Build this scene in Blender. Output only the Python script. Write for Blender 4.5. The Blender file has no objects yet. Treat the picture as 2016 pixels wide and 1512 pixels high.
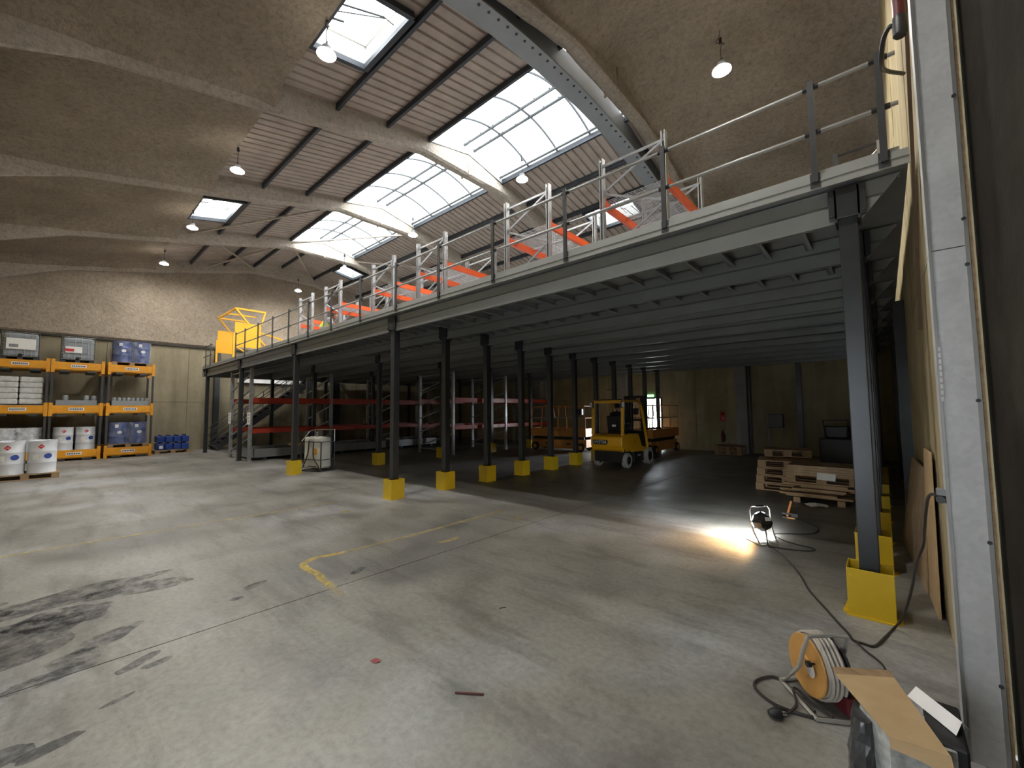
import bpy, bmesh, math, random
from mathutils import Vector, Matrix, noise
random.seed(7)
sc = bpy.context.scene
COL = sc.collection
PI = math.pi

# ---------------------------------------------------------------- camera
CAM = Vector((0.1498, -4.3598, 1.6))
yaw, pitch, roll, FPX = 0.7306, 0.0647, -0.0083, 817.25
fw = Vector((-math.sin(yaw)*math.cos(pitch), math.cos(yaw)*math.cos(pitch), math.sin(pitch)))
r0 = Vector((math.cos(yaw), math.sin(yaw), 0)); u0 = r0.cross(fw)
rr = r0*math.cos(roll) + u0*math.sin(roll); uu = -r0*math.sin(roll) + u0*math.cos(roll)
cd = bpy.data.cameras.new('camera'); cam = bpy.data.objects.new('camera', cd); COL.objects.link(cam)
cd.sensor_width = 36; cd.lens = FPX/2016*36; cd.clip_start = 0.05; cd.clip_end = 200
M = Matrix((rr, uu, -fw)).transposed().to_4x4(); M.translation = CAM
cam.matrix_world = M
sc.camera = cam

# ---------------------------------------------------------------- light, world, exposure
PANE_L = 8.5      # daylight through the roof glazing
LAMP_L = 720.0     # high-bay lamps
SKY_L = 52.0      # overcast sky outside the open exit door
w = bpy.data.worlds.new('overcast_sky'); sc.world = w; w.use_nodes = True
bgn = w.node_tree.nodes['Background']; bgn.inputs[0].default_value = (0.86, 0.93, 1.0, 1); bgn.inputs[1].default_value = SKY_L
sc.view_settings.view_transform = 'Standard'; sc.view_settings.look = 'None'
sc.view_settings.gamma = 1.0; sc.view_settings.exposure = 0.36
sc.view_settings.use_curve_mapping = False
try:
    sc.cycles.use_denoising = True; sc.cycles.max_bounces = 12; sc.cycles.diffuse_bounces = 8
    sc.cycles.sample_clamp_indirect = 6.0
except Exception: pass
pl = bpy.data.lights.new('door_portal', 'AREA'); pl.shape = 'RECTANGLE'; pl.size = 0.8; pl.size_y = 2.05
pl.cycles.is_portal = True
po = bpy.data.objects.new('door_portal', pl); COL.objects.link(po); po.location = (-7.2, 12.98, 1.02); po.rotation_euler = (-PI/2, 0, 0)

# ---------------------------------------------------------------- materials
MATS = {}
def nt_of(name):
    m = bpy.data.materials.new(name); m.use_nodes = True
    nt = m.node_tree; b = nt.nodes['Principled BSDF']
    return m, nt, b
def ramp(nt, stops, src):
    r = nt.nodes.new('ShaderNodeValToRGB'); cr = r.color_ramp
    while len(cr.elements) < len(stops): cr.elements.new(0.5)
    for e, (p, c) in zip(cr.elements, stops):
        e.position = p; e.color = (*c, 1) if len(c) == 3 else c
    nt.links.new(src, r.inputs[0]); return r
def coords(nt, world=True, scale=(1, 1, 1)):
    mp = nt.nodes.new('ShaderNodeMapping'); mp.inputs['Scale'].default_value = scale
    if world:
        g = nt.nodes.new('ShaderNodeNewGeometry'); nt.links.new(g.outputs['Position'], mp.inputs[0])
    else:
        g = nt.nodes.new('ShaderNodeTexCoord'); nt.links.new(g.outputs['Object'], mp.inputs[0])
    return mp.outputs[0]
def tex_noise(nt, vec, scale, detail=4, rough=0.55):
    n = nt.nodes.new('ShaderNodeTexNoise'); n.inputs['Scale'].default_value = scale
    n.inputs['Detail'].default_value = detail; n.inputs['Roughness'].default_value = rough
    nt.links.new(vec, n.inputs['Vector']); return n
def mixc(nt, fac, a, b, mode='MIX'):
    m = nt.nodes.new('ShaderNodeMix'); m.data_type = 'RGBA'; m.blend_type = mode
    for s, v in ((0, fac), (6, a), (7, b)):
        if hasattr(v, 'is_output'): nt.links.new(v, m.inputs[s])
        elif isinstance(v, (int, float)): m.inputs[s].default_value = v
        else: m.inputs[s].default_value = (*v, 1)
    return m.outputs[2]
def bump(nt, b, h, strength=0.3, dist=0.02):
    bn = nt.nodes.new('ShaderNodeBump'); bn.inputs['Strength'].default_value = strength; bn.inputs['Distance'].default_value = dist
    nt.links.new(h, bn.inputs['Height']); nt.links.new(bn.outputs[0], b.inputs['Normal'])
def srgb(r, g, b):
    f = lambda c: (c/255/12.92) if c/255 <= 0.04045 else ((c/255+0.055)/1.055)**2.4
    return (f(r), f(g), f(b))
def mat(name, col, rough=0.5, metal=0.0, vary=0.12, scale=6, world=False, bmp=0.0, stretch=(1, 1, 1), spec=0.5):
    if name in MATS: return MATS[name]
    m, nt, b = nt_of(name)
    v = coords(nt, world, stretch)
    n = tex_noise(nt, v, scale)
    lo = tuple(c*(1-vary) for c in col); hi = tuple(min(1, c*(1+vary)) for c in col)
    r = ramp(nt, [(0.3, lo), (0.7, hi)], n.outputs[0])
    nt.links.new(r.outputs[0], b.inputs['Base Color'])
    b.inputs['Roughness'].default_value = rough; b.inputs['Metallic'].default_value = metal
    b.inputs['Specular IOR Level'].default_value = spec
    if bmp: bump(nt, b, n.outputs[0], bmp, 0.01)
    MATS[name] = m; return m
def emit(name, col, s):
    if name in MATS: return MATS[name]
    m, nt, b = nt_of(name)
    b.inputs['Base Color'].default_value = (*col, 1)
    b.inputs['Emission Color'].default_value = (*col, 1); b.inputs['Emission Strength'].default_value = s
    MATS[name] = m; return m

def m_floor():
    m, nt, b = nt_of('concrete_floor'); v = coords(nt)
    big = tex_noise(nt, v, 0.35, 3); med = tex_noise(nt, v, 1.7, 6, 0.65); fine = tex_noise(nt, v, 22, 5, 0.7)
    v2 = coords(nt, True, (0.5, 2.2, 1)); sweep = tex_noise(nt, v2, 1.3, 6, 0.7)
    c1 = ramp(nt, [(0.34, (0.165, 0.162, 0.155)), (0.5, (0.26, 0.25, 0.222)), (0.64, (0.345, 0.35, 0.352))], big.outputs[0])
    c2 = ramp(nt, [(0.3, (0.5, 0.485, 0.46)), (0.5, (0.95, 0.94, 0.92)), (0.7, (1.15, 1.14, 1.1))], med.outputs[0])
    c3 = ramp(nt, [(0.36, (0.58, 0.57, 0.55)), (0.5, (1, 1, 1))], sweep.outputs[0])
    c4 = ramp(nt, [(0.3, (0.72, 0.72, 0.72)), (0.6, (1.08, 1.08, 1.08))], fine.outputs[0])
    c = mixc(nt, 0.75, c1.outputs[0], c2.outputs[0], 'MULTIPLY'); c = mixc(nt, 0.7, c, c3.outputs[0], 'MULTIPLY'); c = mixc(nt, 0.8, c, c4.outputs[0], 'MULTIPLY')
    nt.links.new(c, b.inputs['Base Color'])
    rr_ = ramp(nt, [(0.3, (0.36,)*3), (0.7, (0.6,)*3)], med.outputs[0]); nt.links.new(rr_.outputs[0], b.inputs['Roughness'])
    bump(nt, b, fine.outputs[0], 0.35, 0.006)
    b.inputs['Specular IOR Level'].default_value = 0.4
    MATS['floor'] = m; return m
def m_spray(name, dark, light):
    m, nt, b = nt_of(name); v = coords(nt)
    big = tex_noise(nt, v, 0.6, 4, 0.6); fi = tex_noise(nt, v, 11, 7, 0.78)
    vo = nt.nodes.new('ShaderNodeTexVoronoi'); vo.inputs['Scale'].default_value = 26; nt.links.new(v, vo.inputs['Vector'])
    c = ramp(nt, [(0.3, dark), (0.7, light)], big.outputs[0])
    d = ramp(nt, [(0.34, (0.66,)*3), (0.5, (1.0,)*3), (0.66, (1.2,)*3)], fi.outputs[0])
    cc = mixc(nt, 0.85, c.outputs[0], d.outputs[0], 'MULTIPLY'); nt.links.new(cc, b.inputs['Base Color'])
    b.inputs['Roughness'].default_value = 0.95; b.inputs['Specular IOR Level'].default_value = 0.1
    hm = mixc(nt, 0.18, fi.outputs[0], vo.outputs['Distance'])
    bump(nt, b, hm, 1.0, 0.06)
    MATS[name] = m; return m
def m_concrete(name, a, c_, streak=(1, 1, 0.15)):
    m, nt, b = nt_of(name); v = coords(nt); v2 = coords(nt, True, streak)
    n = tex_noise(nt, v, 0.9, 6, 0.65); s = tex_noise(nt, v2, 3.0, 5, 0.6); f = tex_noise(nt, v, 25, 4, 0.7)
    c = ramp(nt, [(0.3, a), (0.7, c_)], n.outputs[0]); d = ramp(nt, [(0.3, (0.62,)*3), (0.6, (1,)*3)], s.outputs[0])
    cc = mixc(nt, 0.7, c.outputs[0], d.outputs[0], 'MULTIPLY'); nt.links.new(cc, b.inputs['Base Color'])
    b.inputs['Roughness'].default_value = 0.85; bump(nt, b, f.outputs[0], 0.25, 0.01); b.inputs['Specular IOR Level'].default_value = 0.25
    MATS[name] = m; return m
def m_decal(name, col, edge=0.5, scale=9, rough=0.7, world=True, hard=0.06, amax=1.0):
    m, nt, b = nt_of(name); v = coords(nt, world)
    n = tex_noise(nt, v, scale, 6, 0.7)
    b.inputs['Base Color'].default_value = (*col, 1); b.inputs['Roughness'].default_value = rough
    r = ramp(nt, [(edge-hard, (0, 0, 0)), (edge+hard, (1, 1, 1))], n.outputs[0])
    ml = nt.nodes.new('ShaderNodeMath'); ml.operation = 'MULTIPLY'; ml.inputs[1].default_value = amax
    nt.links.new(r.outputs[0], ml.inputs[0]); nt.links.new(ml.outputs[0], b.inputs['Alpha']); MATS[name] = m; return m
def m_wood(name, a, c_, stretch=(1, 8, 8), scale=5):
    m, nt, b = nt_of(name); v = coords(nt, False, stretch)
    n = tex_noise(nt, v, scale, 6, 0.6); c = ramp(nt, [(0.3, a), (0.7, c_)], n.outputs[0])
    nt.links.new(c.outputs[0], b.inputs['Base Color']); b.inputs['Roughness'].default_value = 0.75
    bump(nt, b, n.outputs[0], 0.15, 0.005); MATS[name] = m; return m
def m_galv(name, a, c_, rough=0.42, metal=0.7, scale=22, vmix=0.3):
    m, nt, b = nt_of(name); v = coords(nt, False)
    vo = nt.nodes.new('ShaderNodeTexVoronoi'); vo.inputs['Scale'].default_value = scale; nt.links.new(v, vo.inputs['Vector'])
    n = tex_noise(nt, v, 3, 5); f = mixc(nt, vmix, n.outputs[0], vo.outputs['Color'])
    bw = nt.nodes.new('ShaderNodeRGBToBW'); nt.links.new(f, bw.inputs[0])
    c = ramp(nt, [(0.3, a), (0.7, c_)], bw.outputs[0]); nt.links.new(c.outputs[0], b.inputs['Base Color'])
    b.inputs['Roughness'].default_value = rough; b.inputs['Metallic'].default_value = metal
    MATS[name] = m; return m
def m_film(name, col, alpha):
    m, nt, b = nt_of(name)
    n = tex_noise(nt, coords(nt, False), 7, 4, 0.6); r = ramp(nt, [(0.4, (alpha*0.4,)*3), (0.65, (min(1, alpha*1.6),)*3)], n.outputs[0])
    b.inputs['Base Color'].default_value = (*col, 1); b.inputs['Roughness'].default_value = 0.15
    nt.links.new(r.outputs[0], b.inputs['Alpha']); bump(nt, b, n.outputs[0], 0.6, 0.03); MATS[name] = m; return m

F = m_floor()
SPRAY = m_spray('sprayed_insulation', (0.345, 0.288, 0.225), (0.49, 0.415, 0.33))
SPRAYF = m_spray('sprayed_frame', (0.44, 0.385, 0.32), (0.60, 0.53, 0.45))
CONC = m_concrete('wall_concrete', (0.24, 0.205, 0.132), (0.345, 0.30, 0.205))
CONC2 = m_concrete('wall_concrete_back', (0.30, 0.26, 0.155), (0.42, 0.37, 0.23))
CONCR = m_concrete('wall_concrete_pale', (0.36, 0.29, 0.165), (0.56, 0.47, 0.28))
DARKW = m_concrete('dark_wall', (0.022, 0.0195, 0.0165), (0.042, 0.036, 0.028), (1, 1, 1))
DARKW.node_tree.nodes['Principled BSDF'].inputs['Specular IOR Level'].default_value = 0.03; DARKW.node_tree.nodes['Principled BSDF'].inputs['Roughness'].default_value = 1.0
PLAST = m_concrete('pilaster_concrete', (0.27, 0.265, 0.25), (0.38, 0.37, 0.345))
GROUT = mat('joint_dark', (0.045, 0.04, 0.035), 0.9, world=True)
SHEET = mat('roof_sheet_cement', (0.41, 0.345, 0.295), 0.8, 0, 0.12, 2.5, True, 0.1)
PURL = mat('purlin_steel', (0.036, 0.042, 0.052), 0.55, 0.2, 0.2, 4, True)
GREYST = mat('column_steel_anthracite', (0.040, 0.044, 0.048), 0.32, 0.35, 0.12, 5, True)
BEAMG = mat('beam_grey_paint', (0.20, 0.21, 0.208), 0.3, 0.15, 0.06, 3, True)
DECKU = mat('deck_galvanised', (0.27, 0.282, 0.286), 0.34, 0.3, 0.10, 4, True)
TRIMG = mat('edge_trim_grey', (0.34, 0.35, 0.335), 0.4, 0.2, 0.06, 3, True)
RAILG = mat('rail_galvanised', (0.40, 0.40, 0.385), 0.34, 0.6, 0.06, 8, True)
GUARDY = mat('guard_yellow', (0.68, 0.475, 0.018), 0.4, 0, 0.07, 3)
GALV = m_galv('galvanised_post', (0.50, 0.505, 0.505), (0.68, 0.685, 0.68), 0.5, 0.15, 45, 0.16)
RACKG = m_galv('rack_upright_steel', (0.28, 0.29, 0.30), (0.43, 0.44, 0.45), 0.38, 0.5, 12)
REDB = mat('rack_beam_red', (0.40, 0.045, 0.022), 0.35, 0, 0.08, 4)
ORB = mat('rack_beam_orange', (0.86, 0.12, 0.022), 0.4, 0, 0.06, 4)
GLZ = mat('glazing_bar_grey', (0.10, 0.11, 0.115), 0.6, 0, 0.1, 5)
WIRE = mat('wire_deck_zinc', (0.50, 0.51, 0.52), 0.35, 0.7, 0.06, 8)
GATEY = mat('gate_yellow', (0.86, 0.42, 0.012), 0.45, 0, 0.05, 3)
PALLY = mat('spill_pallet_orange', (0.72, 0.31, 0.012), 0.45, 0, 0.14, 4)
BLACK = mat('black_plastic', (0.014, 0.014, 0.015), 0.45, 0, 0.15, 6)
DGREY = mat('dark_grey_paint', (0.045, 0.047, 0.05), 0.45, 0.2, 0.12, 6)
MGREY = mat('mid_grey_plastic', (0.24, 0.255, 0.265), 0.5, 0, 0.08, 5)
WHITE = mat('white_paint', (0.74, 0.74, 0.73), 0.45, 0, 0.06, 5)
WDRUM = mat('white_drum_paint', (0.66, 0.675, 0.70), 0.35, 0.1, 0.06, 4)
PAPER = mat('white_paper', (0.80, 0.79, 0.77), 0.8, 0, 0.03, 8)
BLUED = mat('blue_drum_paint', (0.022, 0.05, 0.20), 0.3, 0.1, 0.12, 4)
BLUEC = mat('blue_can_plastic', (0.012, 0.045, 0.24), 0.4, 0, 0.12, 5)
IBCG = mat('ibc_tank_plastic', (0.30, 0.335, 0.37), 0.5, 0, 0.15, 3)
REDL = mat('label_red', (0.52, 0.02, 0.03), 0.5)
BLUEL = mat('label_blue', (0.03, 0.06, 0.28), 0.5)
WOODP = m_wood('pallet_wood', (0.24, 0.15, 0.075), (0.42, 0.29, 0.16))
WOODB = m_wood('board_wood', (0.30, 0.19, 0.095), (0.50, 0.35, 0.20))
PLY = m_wood('plywood', (0.30, 0.205, 0.115), (0.45, 0.33, 0.20), (2, 2, 2), 4)
CARD = m_wood('cardboard', (0.47, 0.325, 0.165), (0.58, 0.42, 0.23), (1, 1, 1), 4)
FORKY = mat('forklift_yellow', (0.74, 0.38, 0.012), 0.32, 0, 0.05, 4)
LIFTO = mat('lift_orange', (0.58, 0.235, 0.045), 0.45, 0, 0.10, 4)
TYRE = mat('black_rubber', (0.018, 0.018, 0.018), 0.8, 0, 0.2, 8)
TYREG = mat('grey_tyre', (0.36, 0.355, 0.335), 0.8, 0, 0.1, 8)
CABLE = mat('dark_cable', (0.03, 0.026, 0.024), 0.5)
CABLEW = mat('pale_cable', (0.46, 0.43, 0.37), 0.45, 0, 0.08, 10)
TUBEG = mat('zinc_tube', (0.50, 0.49, 0.45), 0.35, 0.6, 0.08, 8)
OCHRE = mat('reel_ochre', (0.52, 0.27, 0.07), 0.5, 0, 0.1, 6)
REDP = mat('dark_red_paint', (0.10, 0.010, 0.014), 0.4, 0, 0.1, 6)
FOIL = mat('dark_foil', (0.07, 0.072, 0.075), 0.2, 0.3, 0.3, 7, False, 0.5)
HIVIS = mat('hi_vis_yellow', (0.66, 0.85, 0.06), 0.7, 0, 0.06, 6)
CLOTHG = mat('grey_cloth', (0.33, 0.34, 0.36), 0.9, 0, 0.15, 8)
CLOTHK = mat('black_cloth', (0.016, 0.016, 0.02), 0.9, 0, 0.15, 8)
SKIN = mat('skin', (0.42, 0.24, 0.16), 0.6, 0, 0.06, 6)
HAIR = mat('dark_hair', (0.02, 0.015, 0.012), 0.7, 0, 0.2, 20)
CREAM = mat('tank_cream', (0.58, 0.57, 0.50), 0.5, 0, 0.08, 4)
AMBER = mat('label_amber', (0.55, 0.27, 0.03), 0.6, 0, 0.2, 12)
SEAM = mat('lettering_dark', (0.05, 0.035, 0.02), 0.6)
PANE = emit('daylit_glazing', (0.93, 0.97, 1.0), PANE_L)
DOORGLOW = emit('added_door_glow', (0.86, 0.93, 1.0), 3.0)  # glow of the added door, brightens the post and near floor
LENS = emit('lamp_lens', (1.0, 0.965, 0.91), LAMP_L)
BOWL = emit('prismatic_bowl', (1.0, 0.92, 0.80), 9.0)
LENSW = emit('work_lamp_lens', (0.95, 0.98, 1.0), 60)
EXITM = emit('exit_sign_green', (0.30, 0.9, 0.35), 1.6)
EXITW = emit('exit_sign_white', (0.9, 1.0, 0.8), 4.0)
FLAPM = mat('grey_flap', (0.45, 0.47, 0.47), 0.7, 0, 0.15, 5)
STAIN = m_decal('oil_stain', (0.05, 0.05, 0.052), 0.50, 6.5, 0.5, True, 0.12, 0.7)
STAINS = m_decal('rubber_mark', (0.05, 0.05, 0.052), 0.42, 9.0, 0.5, True, 0.16, 0.6)
STAIN2 = m_decal('grime_stain', (0.09, 0.088, 0.085), 0.52, 4.0, 0.55, True, 0.14)
PAINTY = m_decal('worn_yellow_paint', (0.62, 0.45, 0.09), 0.44, 13.0, 0.6, True, 0.16, 0.8)
PAINTF = m_decal('faded_yellow_paint', (0.44, 0.36, 0.18), 0.46, 5.0, 0.6, True, 0.16, 0.75)
FILMB = m_film('stretch_film', (0.55, 0.6, 0.75), 0.22)
FILMW = m_film('stretch_film_white', (0.75, 0.77, 0.8), 0.5)
CLOTHW = mat('white_wrap', (0.62, 0.63, 0.62), 0.3, 0, 0.16, 9, False, 0.4)

# ---------------------------------------------------------------- builders
class MB:
    def __init__(s): s.v = []; s.f = []
    def add(s, vs, fs):
        o = len(s.v); s.v += [tuple(p) for p in vs]; s.f += [tuple(i+o for i in f) for f in fs]; return s
    def box(s, x0, x1, y0, y1, z0, z1):
        if x0 > x1: x0, x1 = x1, x0
        if y0 > y1: y0, y1 = y1, y0
        if z0 > z1: z0, z1 = z1, z0
        return s.add([(x0,y0,z0),(x1,y0,z0),(x1,y1,z0),(x0,y1,z0),(x0,y0,z1),(x1,y0,z1),(x1,y1,z1),(x0,y1,z1)],
              [(0,3,2,1),(4,5,6,7),(0,1,5,4),(1,2,6,5),(2,3,7,6),(3,0,4,7)])
    def cyl(s, p0, p1, r, r2=None, n=10, caps=True):
        p0, p1 = Vector(p0), Vector(p1); d = (p1-p0)
        if d.length < 1e-6: return s
        d.normalize(); r2 = r if r2 is None else r2
        a = d.orthogonal().normalized() if abs(d.z) < 0.99 else Vector((1, 0, 0)); b = d.cross(a)
        vs = []
        for p, q in ((p0, r), (p1, r2)):
            for i in range(n):
                t = 2*PI*(i+0.5)/n; vs.append(p + (a*math.cos(t)+b*math.sin(t))*q)
        fs = [(i, (i+1) % n, n+(i+1) % n, n+i) for i in range(n)]
        if caps: fs += [tuple(range(n-1, -1, -1)), tuple(range(n, 2*n))]
        return s.add(vs, fs)
    def bar(s, p0, p1, w_, h_=None, up=(0, 0, 1)):
        h_ = w_ if h_ is None else h_
        p0, p1 = Vector(p0), Vector(p1); d = (p1-p0).normalized(); up = Vector(up)
        if abs(d.dot(up)) > 0.98: up = Vector((0, 1, 0))
        a = d.cross(up).normalized(); b = a.cross(d).normalized(); vs = []
        for p in (p0, p1):
            for i, j in ((-1,-1),(1,-1),(1,1),(-1,1)): vs.append(p + a*(i*w_/2) + b*(j*h_/2))
        return s.add(vs, [(0,1,5,4),(1,2,6,5),(2,3,7,6),(3,0,4,7),(3,2,1,0),(4,5,6,7)])
    def tube(s, pts, r, n=8, closed=False):
        pts = [Vector(p) for p in pts]; m = len(pts); prev = None; vs = []; 
        for i, p in enumerate(pts):
            if closed: t = pts[(i+1) % m]-pts[i-1]
            else: t = pts[min(i+1, m-1)]-pts[max(i-1, 0)]
            t.normalize()
            if prev is None: a = t.orthogonal().normalized()
            else:
                a = prev - t*prev.dot(t)
                a = a.normalized() if a.length > 1e-5 else t.orthogonal().normalized()
            prev = a; b = t.cross(a)
            for k in range(n):
                q = 2*PI*k/n; vs.append(p + (a*math.cos(q)+b*math.sin(q))*r)
        fs = []
        for i in range(m if closed else m-1):
            j = (i+1) % m
            for k in range(n): fs.append((i*n+k, i*n+(k+1) % n, j*n+(k+1) % n, j*n+k))
        if not closed: fs += [tuple(range(n-1, -1, -1)), tuple((m-1)*n+k for k in range(n))]
        return s.add(vs, fs)
    def lathe(s, prof, n=20, c=(0, 0, 0), axis='z'):
        vs = []; fs = []; m = len(prof)
        for r, z in prof:
            for k in range(n):
                q = 2*PI*k/n; x, y = r*math.cos(q), r*math.sin(q)
                p = (x, y, z) if axis == 'z' else ((z, x, y) if axis == 'x' else (y, z, x))
                vs.append((p[0]+c[0], p[1]+c[1], p[2]+c[2]))
        for i in range(m-1):
            for k in range(n): fs.append((i*n+k, i*n+(k+1) % n, (i+1)*n+(k+1) % n, (i+1)*n+k))
        fs += [tuple(range(n-1, -1, -1)), tuple((m-1)*n+k for k in range(n))]
        return s.add(vs, fs)
    def prism(s, poly, a0, a1, axis='x'):
        n = len(poly); f = {'x': lambda p, a: (a, p[0], p[1]), 'y': lambda p, a: (p[0], a, p[1]), 'z': lambda p, a: (p[0], p[1], a)}[axis]
        vs = [f(p, a0) for p in poly]+[f(p, a1) for p in poly]
        return s.add(vs, [tuple(range(n-1, -1, -1)), tuple(range(n, 2*n))]+[(i, (i+1) % n, n+(i+1) % n, n+i) for i in range(n)])
    def quad(s, *p): return s.add(p, [tuple(range(len(p)))])
    def xf(s, mtx):
        s.v = [tuple(mtx @ Vector(p)) for p in s.v]; return s
    def mesh(s, name, m, smooth=False):
        me = bpy.data.meshes.new(name); me.from_pydata(s.v, [], s.f)
        bm = bmesh.new(); bm.from_mesh(me); bmesh.ops.recalc_face_normals(bm, faces=bm.faces); bm.to_mesh(me); bm.free()
        if smooth:
            for p in me.polygons: p.use_smooth = True
            me.set_sharp_from_angle(angle=math.radians(38))
        if m: me.materials.append(m)
        return me
    def build(s, name, m, parent=None, smooth=False, bevel=0.0, loc=None):
        o = bpy.data.objects.new(name, s.mesh(name, m, smooth)); COL.objects.link(o)
        if parent: o.parent = parent
        if loc: o.location = loc
        if bevel:
            b = o.modifiers.new('bevel', 'BEVEL'); b.width = bevel; b.segments = 2; b.limit_method = 'ANGLE'
        return o
def tag(o, label=None, cat=None, group=None, kind=None):
    if label: o['label'] = label
    if cat: o['category'] = cat
    if group: o['group'] = group
    if kind: o['kind'] = kind
    return o
def thing(name, label, cat, loc=(0, 0, 0), rz=0, group=None, kind=None):
    o = bpy.data.objects.new(name, None); COL.objects.link(o); o.empty_display_size = 0.2
    o.location = loc; o.rotation_euler = (0, 0, rz)
    return tag(o, label, cat, group, kind)
def inst(src, parent, loc=None, rot=None):
    c = src.copy(); COL.objects.link(c); c.parent = parent
    if loc is not None: c.location = loc
    if rot is not None: c.rotation_euler = rot
    return c
def dup(root, loc, rz=0, label=None, group=None):
    r = root.copy(); COL.objects.link(r); r.location = loc; r.rotation_euler = (0, 0, rz)
    if label: r['label'] = label
    if group: r['group'] = group
    for ch in list(root.children):
        c = ch.copy(); COL.objects.link(c); c.parent = r
        for g in list(ch.children):
            d = g.copy(); COL.objects.link(d); d.parent = c
    return r
def text(body, size, m, parent, loc, rot, name='lettering', ext=0.002, sx=1.0, align='CENTER'):
    c = bpy.data.curves.new(name, 'FONT'); c.body = body; c.size = size; c.extrude = ext; c.align_x = align; c.align_y = 'CENTER'
    tmp = bpy.data.objects.new(name, c); COL.objects.link(tmp); bpy.context.view_layer.update()
    me = bpy.data.meshes.new_from_object(tmp.evaluated_get(bpy.context.evaluated_depsgraph_get())); me.materials.clear(); me.materials.append(m)
    bpy.data.objects.remove(tmp); o = bpy.data.objects.new(name, me); COL.objects.link(o); o.parent = parent
    o.location = loc; o.rotation_euler = rot; o.scale = (sx, 1, 1); return o
ORD = ['first', 'second', 'third', 'fourth', 'fifth', 'sixth', 'seventh', 'eighth', 'ninth', 'tenth', 'eleventh']
def smoothpath(pts, k=6):
    pts = [Vector(p) for p in pts]; out = []
    for i in range(len(pts)-1):
        p0 = pts[max(i-1, 0)]; p1 = pts[i]; p2 = pts[i+1]; p3 = pts[min(i+2, len(pts)-1)]
        for j in range(k):
            t = j/k
            out.append(0.5*((2*p1)+(p2-p0)*t+(2*p0-5*p1+4*p2-p3)*t*t+(3*p1-p0-3*p2+p3)*t**3))
    out.append(pts[-1]); return out

# ================================================================ SETTING
XL, XR, YF, YB = -22.8, 0.42, -6.1, 12.7
RY = 3.45                                   # ridge line
def P(y): return 8.98 - 0.205*abs(y-RY)     # underside of purlins
FRX = [-22.55, -18.0, -13.3, -8.6, -3.9]    # roof frames

floor = tag(MB().box(XL-0.3, XR+2.6, YF-0.3, YB+0.6, -0.25, -0.012).build('floor', GROUT), 'worn grey concrete warehouse floor with stains and faded yellow lines', 'floor', kind='structure')
xs = [XL-0.3, -17.9, -13.15, -8.4, -3.68, XR+2.6]
for a, b in zip(xs, xs[1:]):
    sl = MB().box(a+(0.006 if a == -3.68 else 0.0025), b-(0.006 if b == -3.68 else 0.0025), YF-0.3, YB+0.6, -0.06, 0.0).build('slab', F, floor)
def blob(pts, z, name, m, jit=0.06, n=40):
    # closed irregular outline from an ellipse list (cx,cy,rx,ry,rot)
    mb = MB()
    for cx, cy, rx, ry, rot in pts:
        vs = []
        for k in range(n):
            t = 2*PI*k/n; q = 1+jit*4*(noise.noise(Vector((cx*3+math.cos(t)*1.3, cy*3+math.sin(t)*1.3, 0.3))))
            x, y = rx*math.cos(t)*q, ry*math.sin(t)*q
            vs.append((cx+x*math.cos(rot)-y*math.sin(rot), cy+x*math.sin(rot)+y*math.cos(rot), z))
        mb.add(vs, [tuple(range(n))])
    return mb.build(name, m, floor)
blob([(-5.25, -4.3, 0.20, 0.75, 0.12), (-5.05, -3.75, 0.16, 0.40, -0.25), (-5.3, -4.95, 0.25, 0.5, 0.1)], 0.0012, 'oil_stain', STAIN, 0.10)
blob([(-4.5, -4.55, 0.42, 0.50, 0.4), (-4.75, -4.2, 0.25, 0.3, 0.2)], 0.0016, 'oil_stain', STAIN, 0.10)
blob([(-3.9, -4.17, 0.13, 0.13, 0.2), (-3.72, -4.28, 0.08, 0.20, 0.1), (-4.1, -4.0, 0.1, 0.2, 0.5)], 0.0014, 'oil_stain', STAIN, 0.1)
blob([(-3.52, -3.9, 0.05, 0.13, 0.6), (-3.42, -3.82, 0.04, 0.08, 0.2)], 0.0012, 'oil_stain', STAINS, 0.1)
blob([(-3.13, -4.03, 0.022, 0.08, 0.3)], 0.0012, 'oil_stain', STAINS, 0.08)
blob([(-2.93, -4.28, 0.045, 0.13, 0.25), (-3.0, -4.42, 0.07, 0.10, 0.0)], 0.0012, 'oil_stain', STAINS, 0.12)
blob([(-4.3, -3.0, 0.05, 0.12, 0.4), (-4.1, -3.2, 0.03, 0.05, 0), (-3.9, -2.2, 0.04, 0.12, 0.5)], 0.0012, 'oil_stain', STAIN, 0.1)
def paint(path, wd, m, z=0.0018):
    path = [Vector((p[0], p[1], 0)) for p in path]; mb = MB(); vs = []
    for i, p in enumerate(path):
        t = (path[min(i+1, len(path)-1)]-path[max(i-1, 0)]).normalized(); nrm = Vector((-t.y, t.x, 0))
        vs += [(p.x+nrm.x*wd/2, p.y+nrm.y*wd/2, z), (p.x-nrm.x*wd/2, p.y-nrm.y*wd/2, z)]
    mb.add(vs, [(2*i, 2*i+1, 2*i+3, 2*i+2) for i in range(len(path)-1)])
    return mb.build('paint_line', m, floor)
paint([(-7.38, -5.9), (-7.36, -4), (-7.3, -2.2), (-7.25, -0.8)], 0.10, PAINTF)
paint([(-4.5, -1.2), (-4.5, 0.6)], 0.09, PAINTF)
paint([(-4.50, -1.2), (-4.54, -2.0)], 0.08, PAINTF)
paint(smoothpath([(-4.545, -2.02), (-4.56, -2.15), (-4.6, -2.33), (-4.50, -2.49), (-4.3, -2.52), (-4.1, -2.5)]), 0.08, PAINTY)
paint(smoothpath([(-4.1, -2.5), (-3.98, -2.53), (-3.86, -2.54), (-3.76, -2.55)]), 0.075, PAINTY)
paint([(-3.76, -2.55), (-3.45, -2.58)], 0.07, PAINTF)
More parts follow.
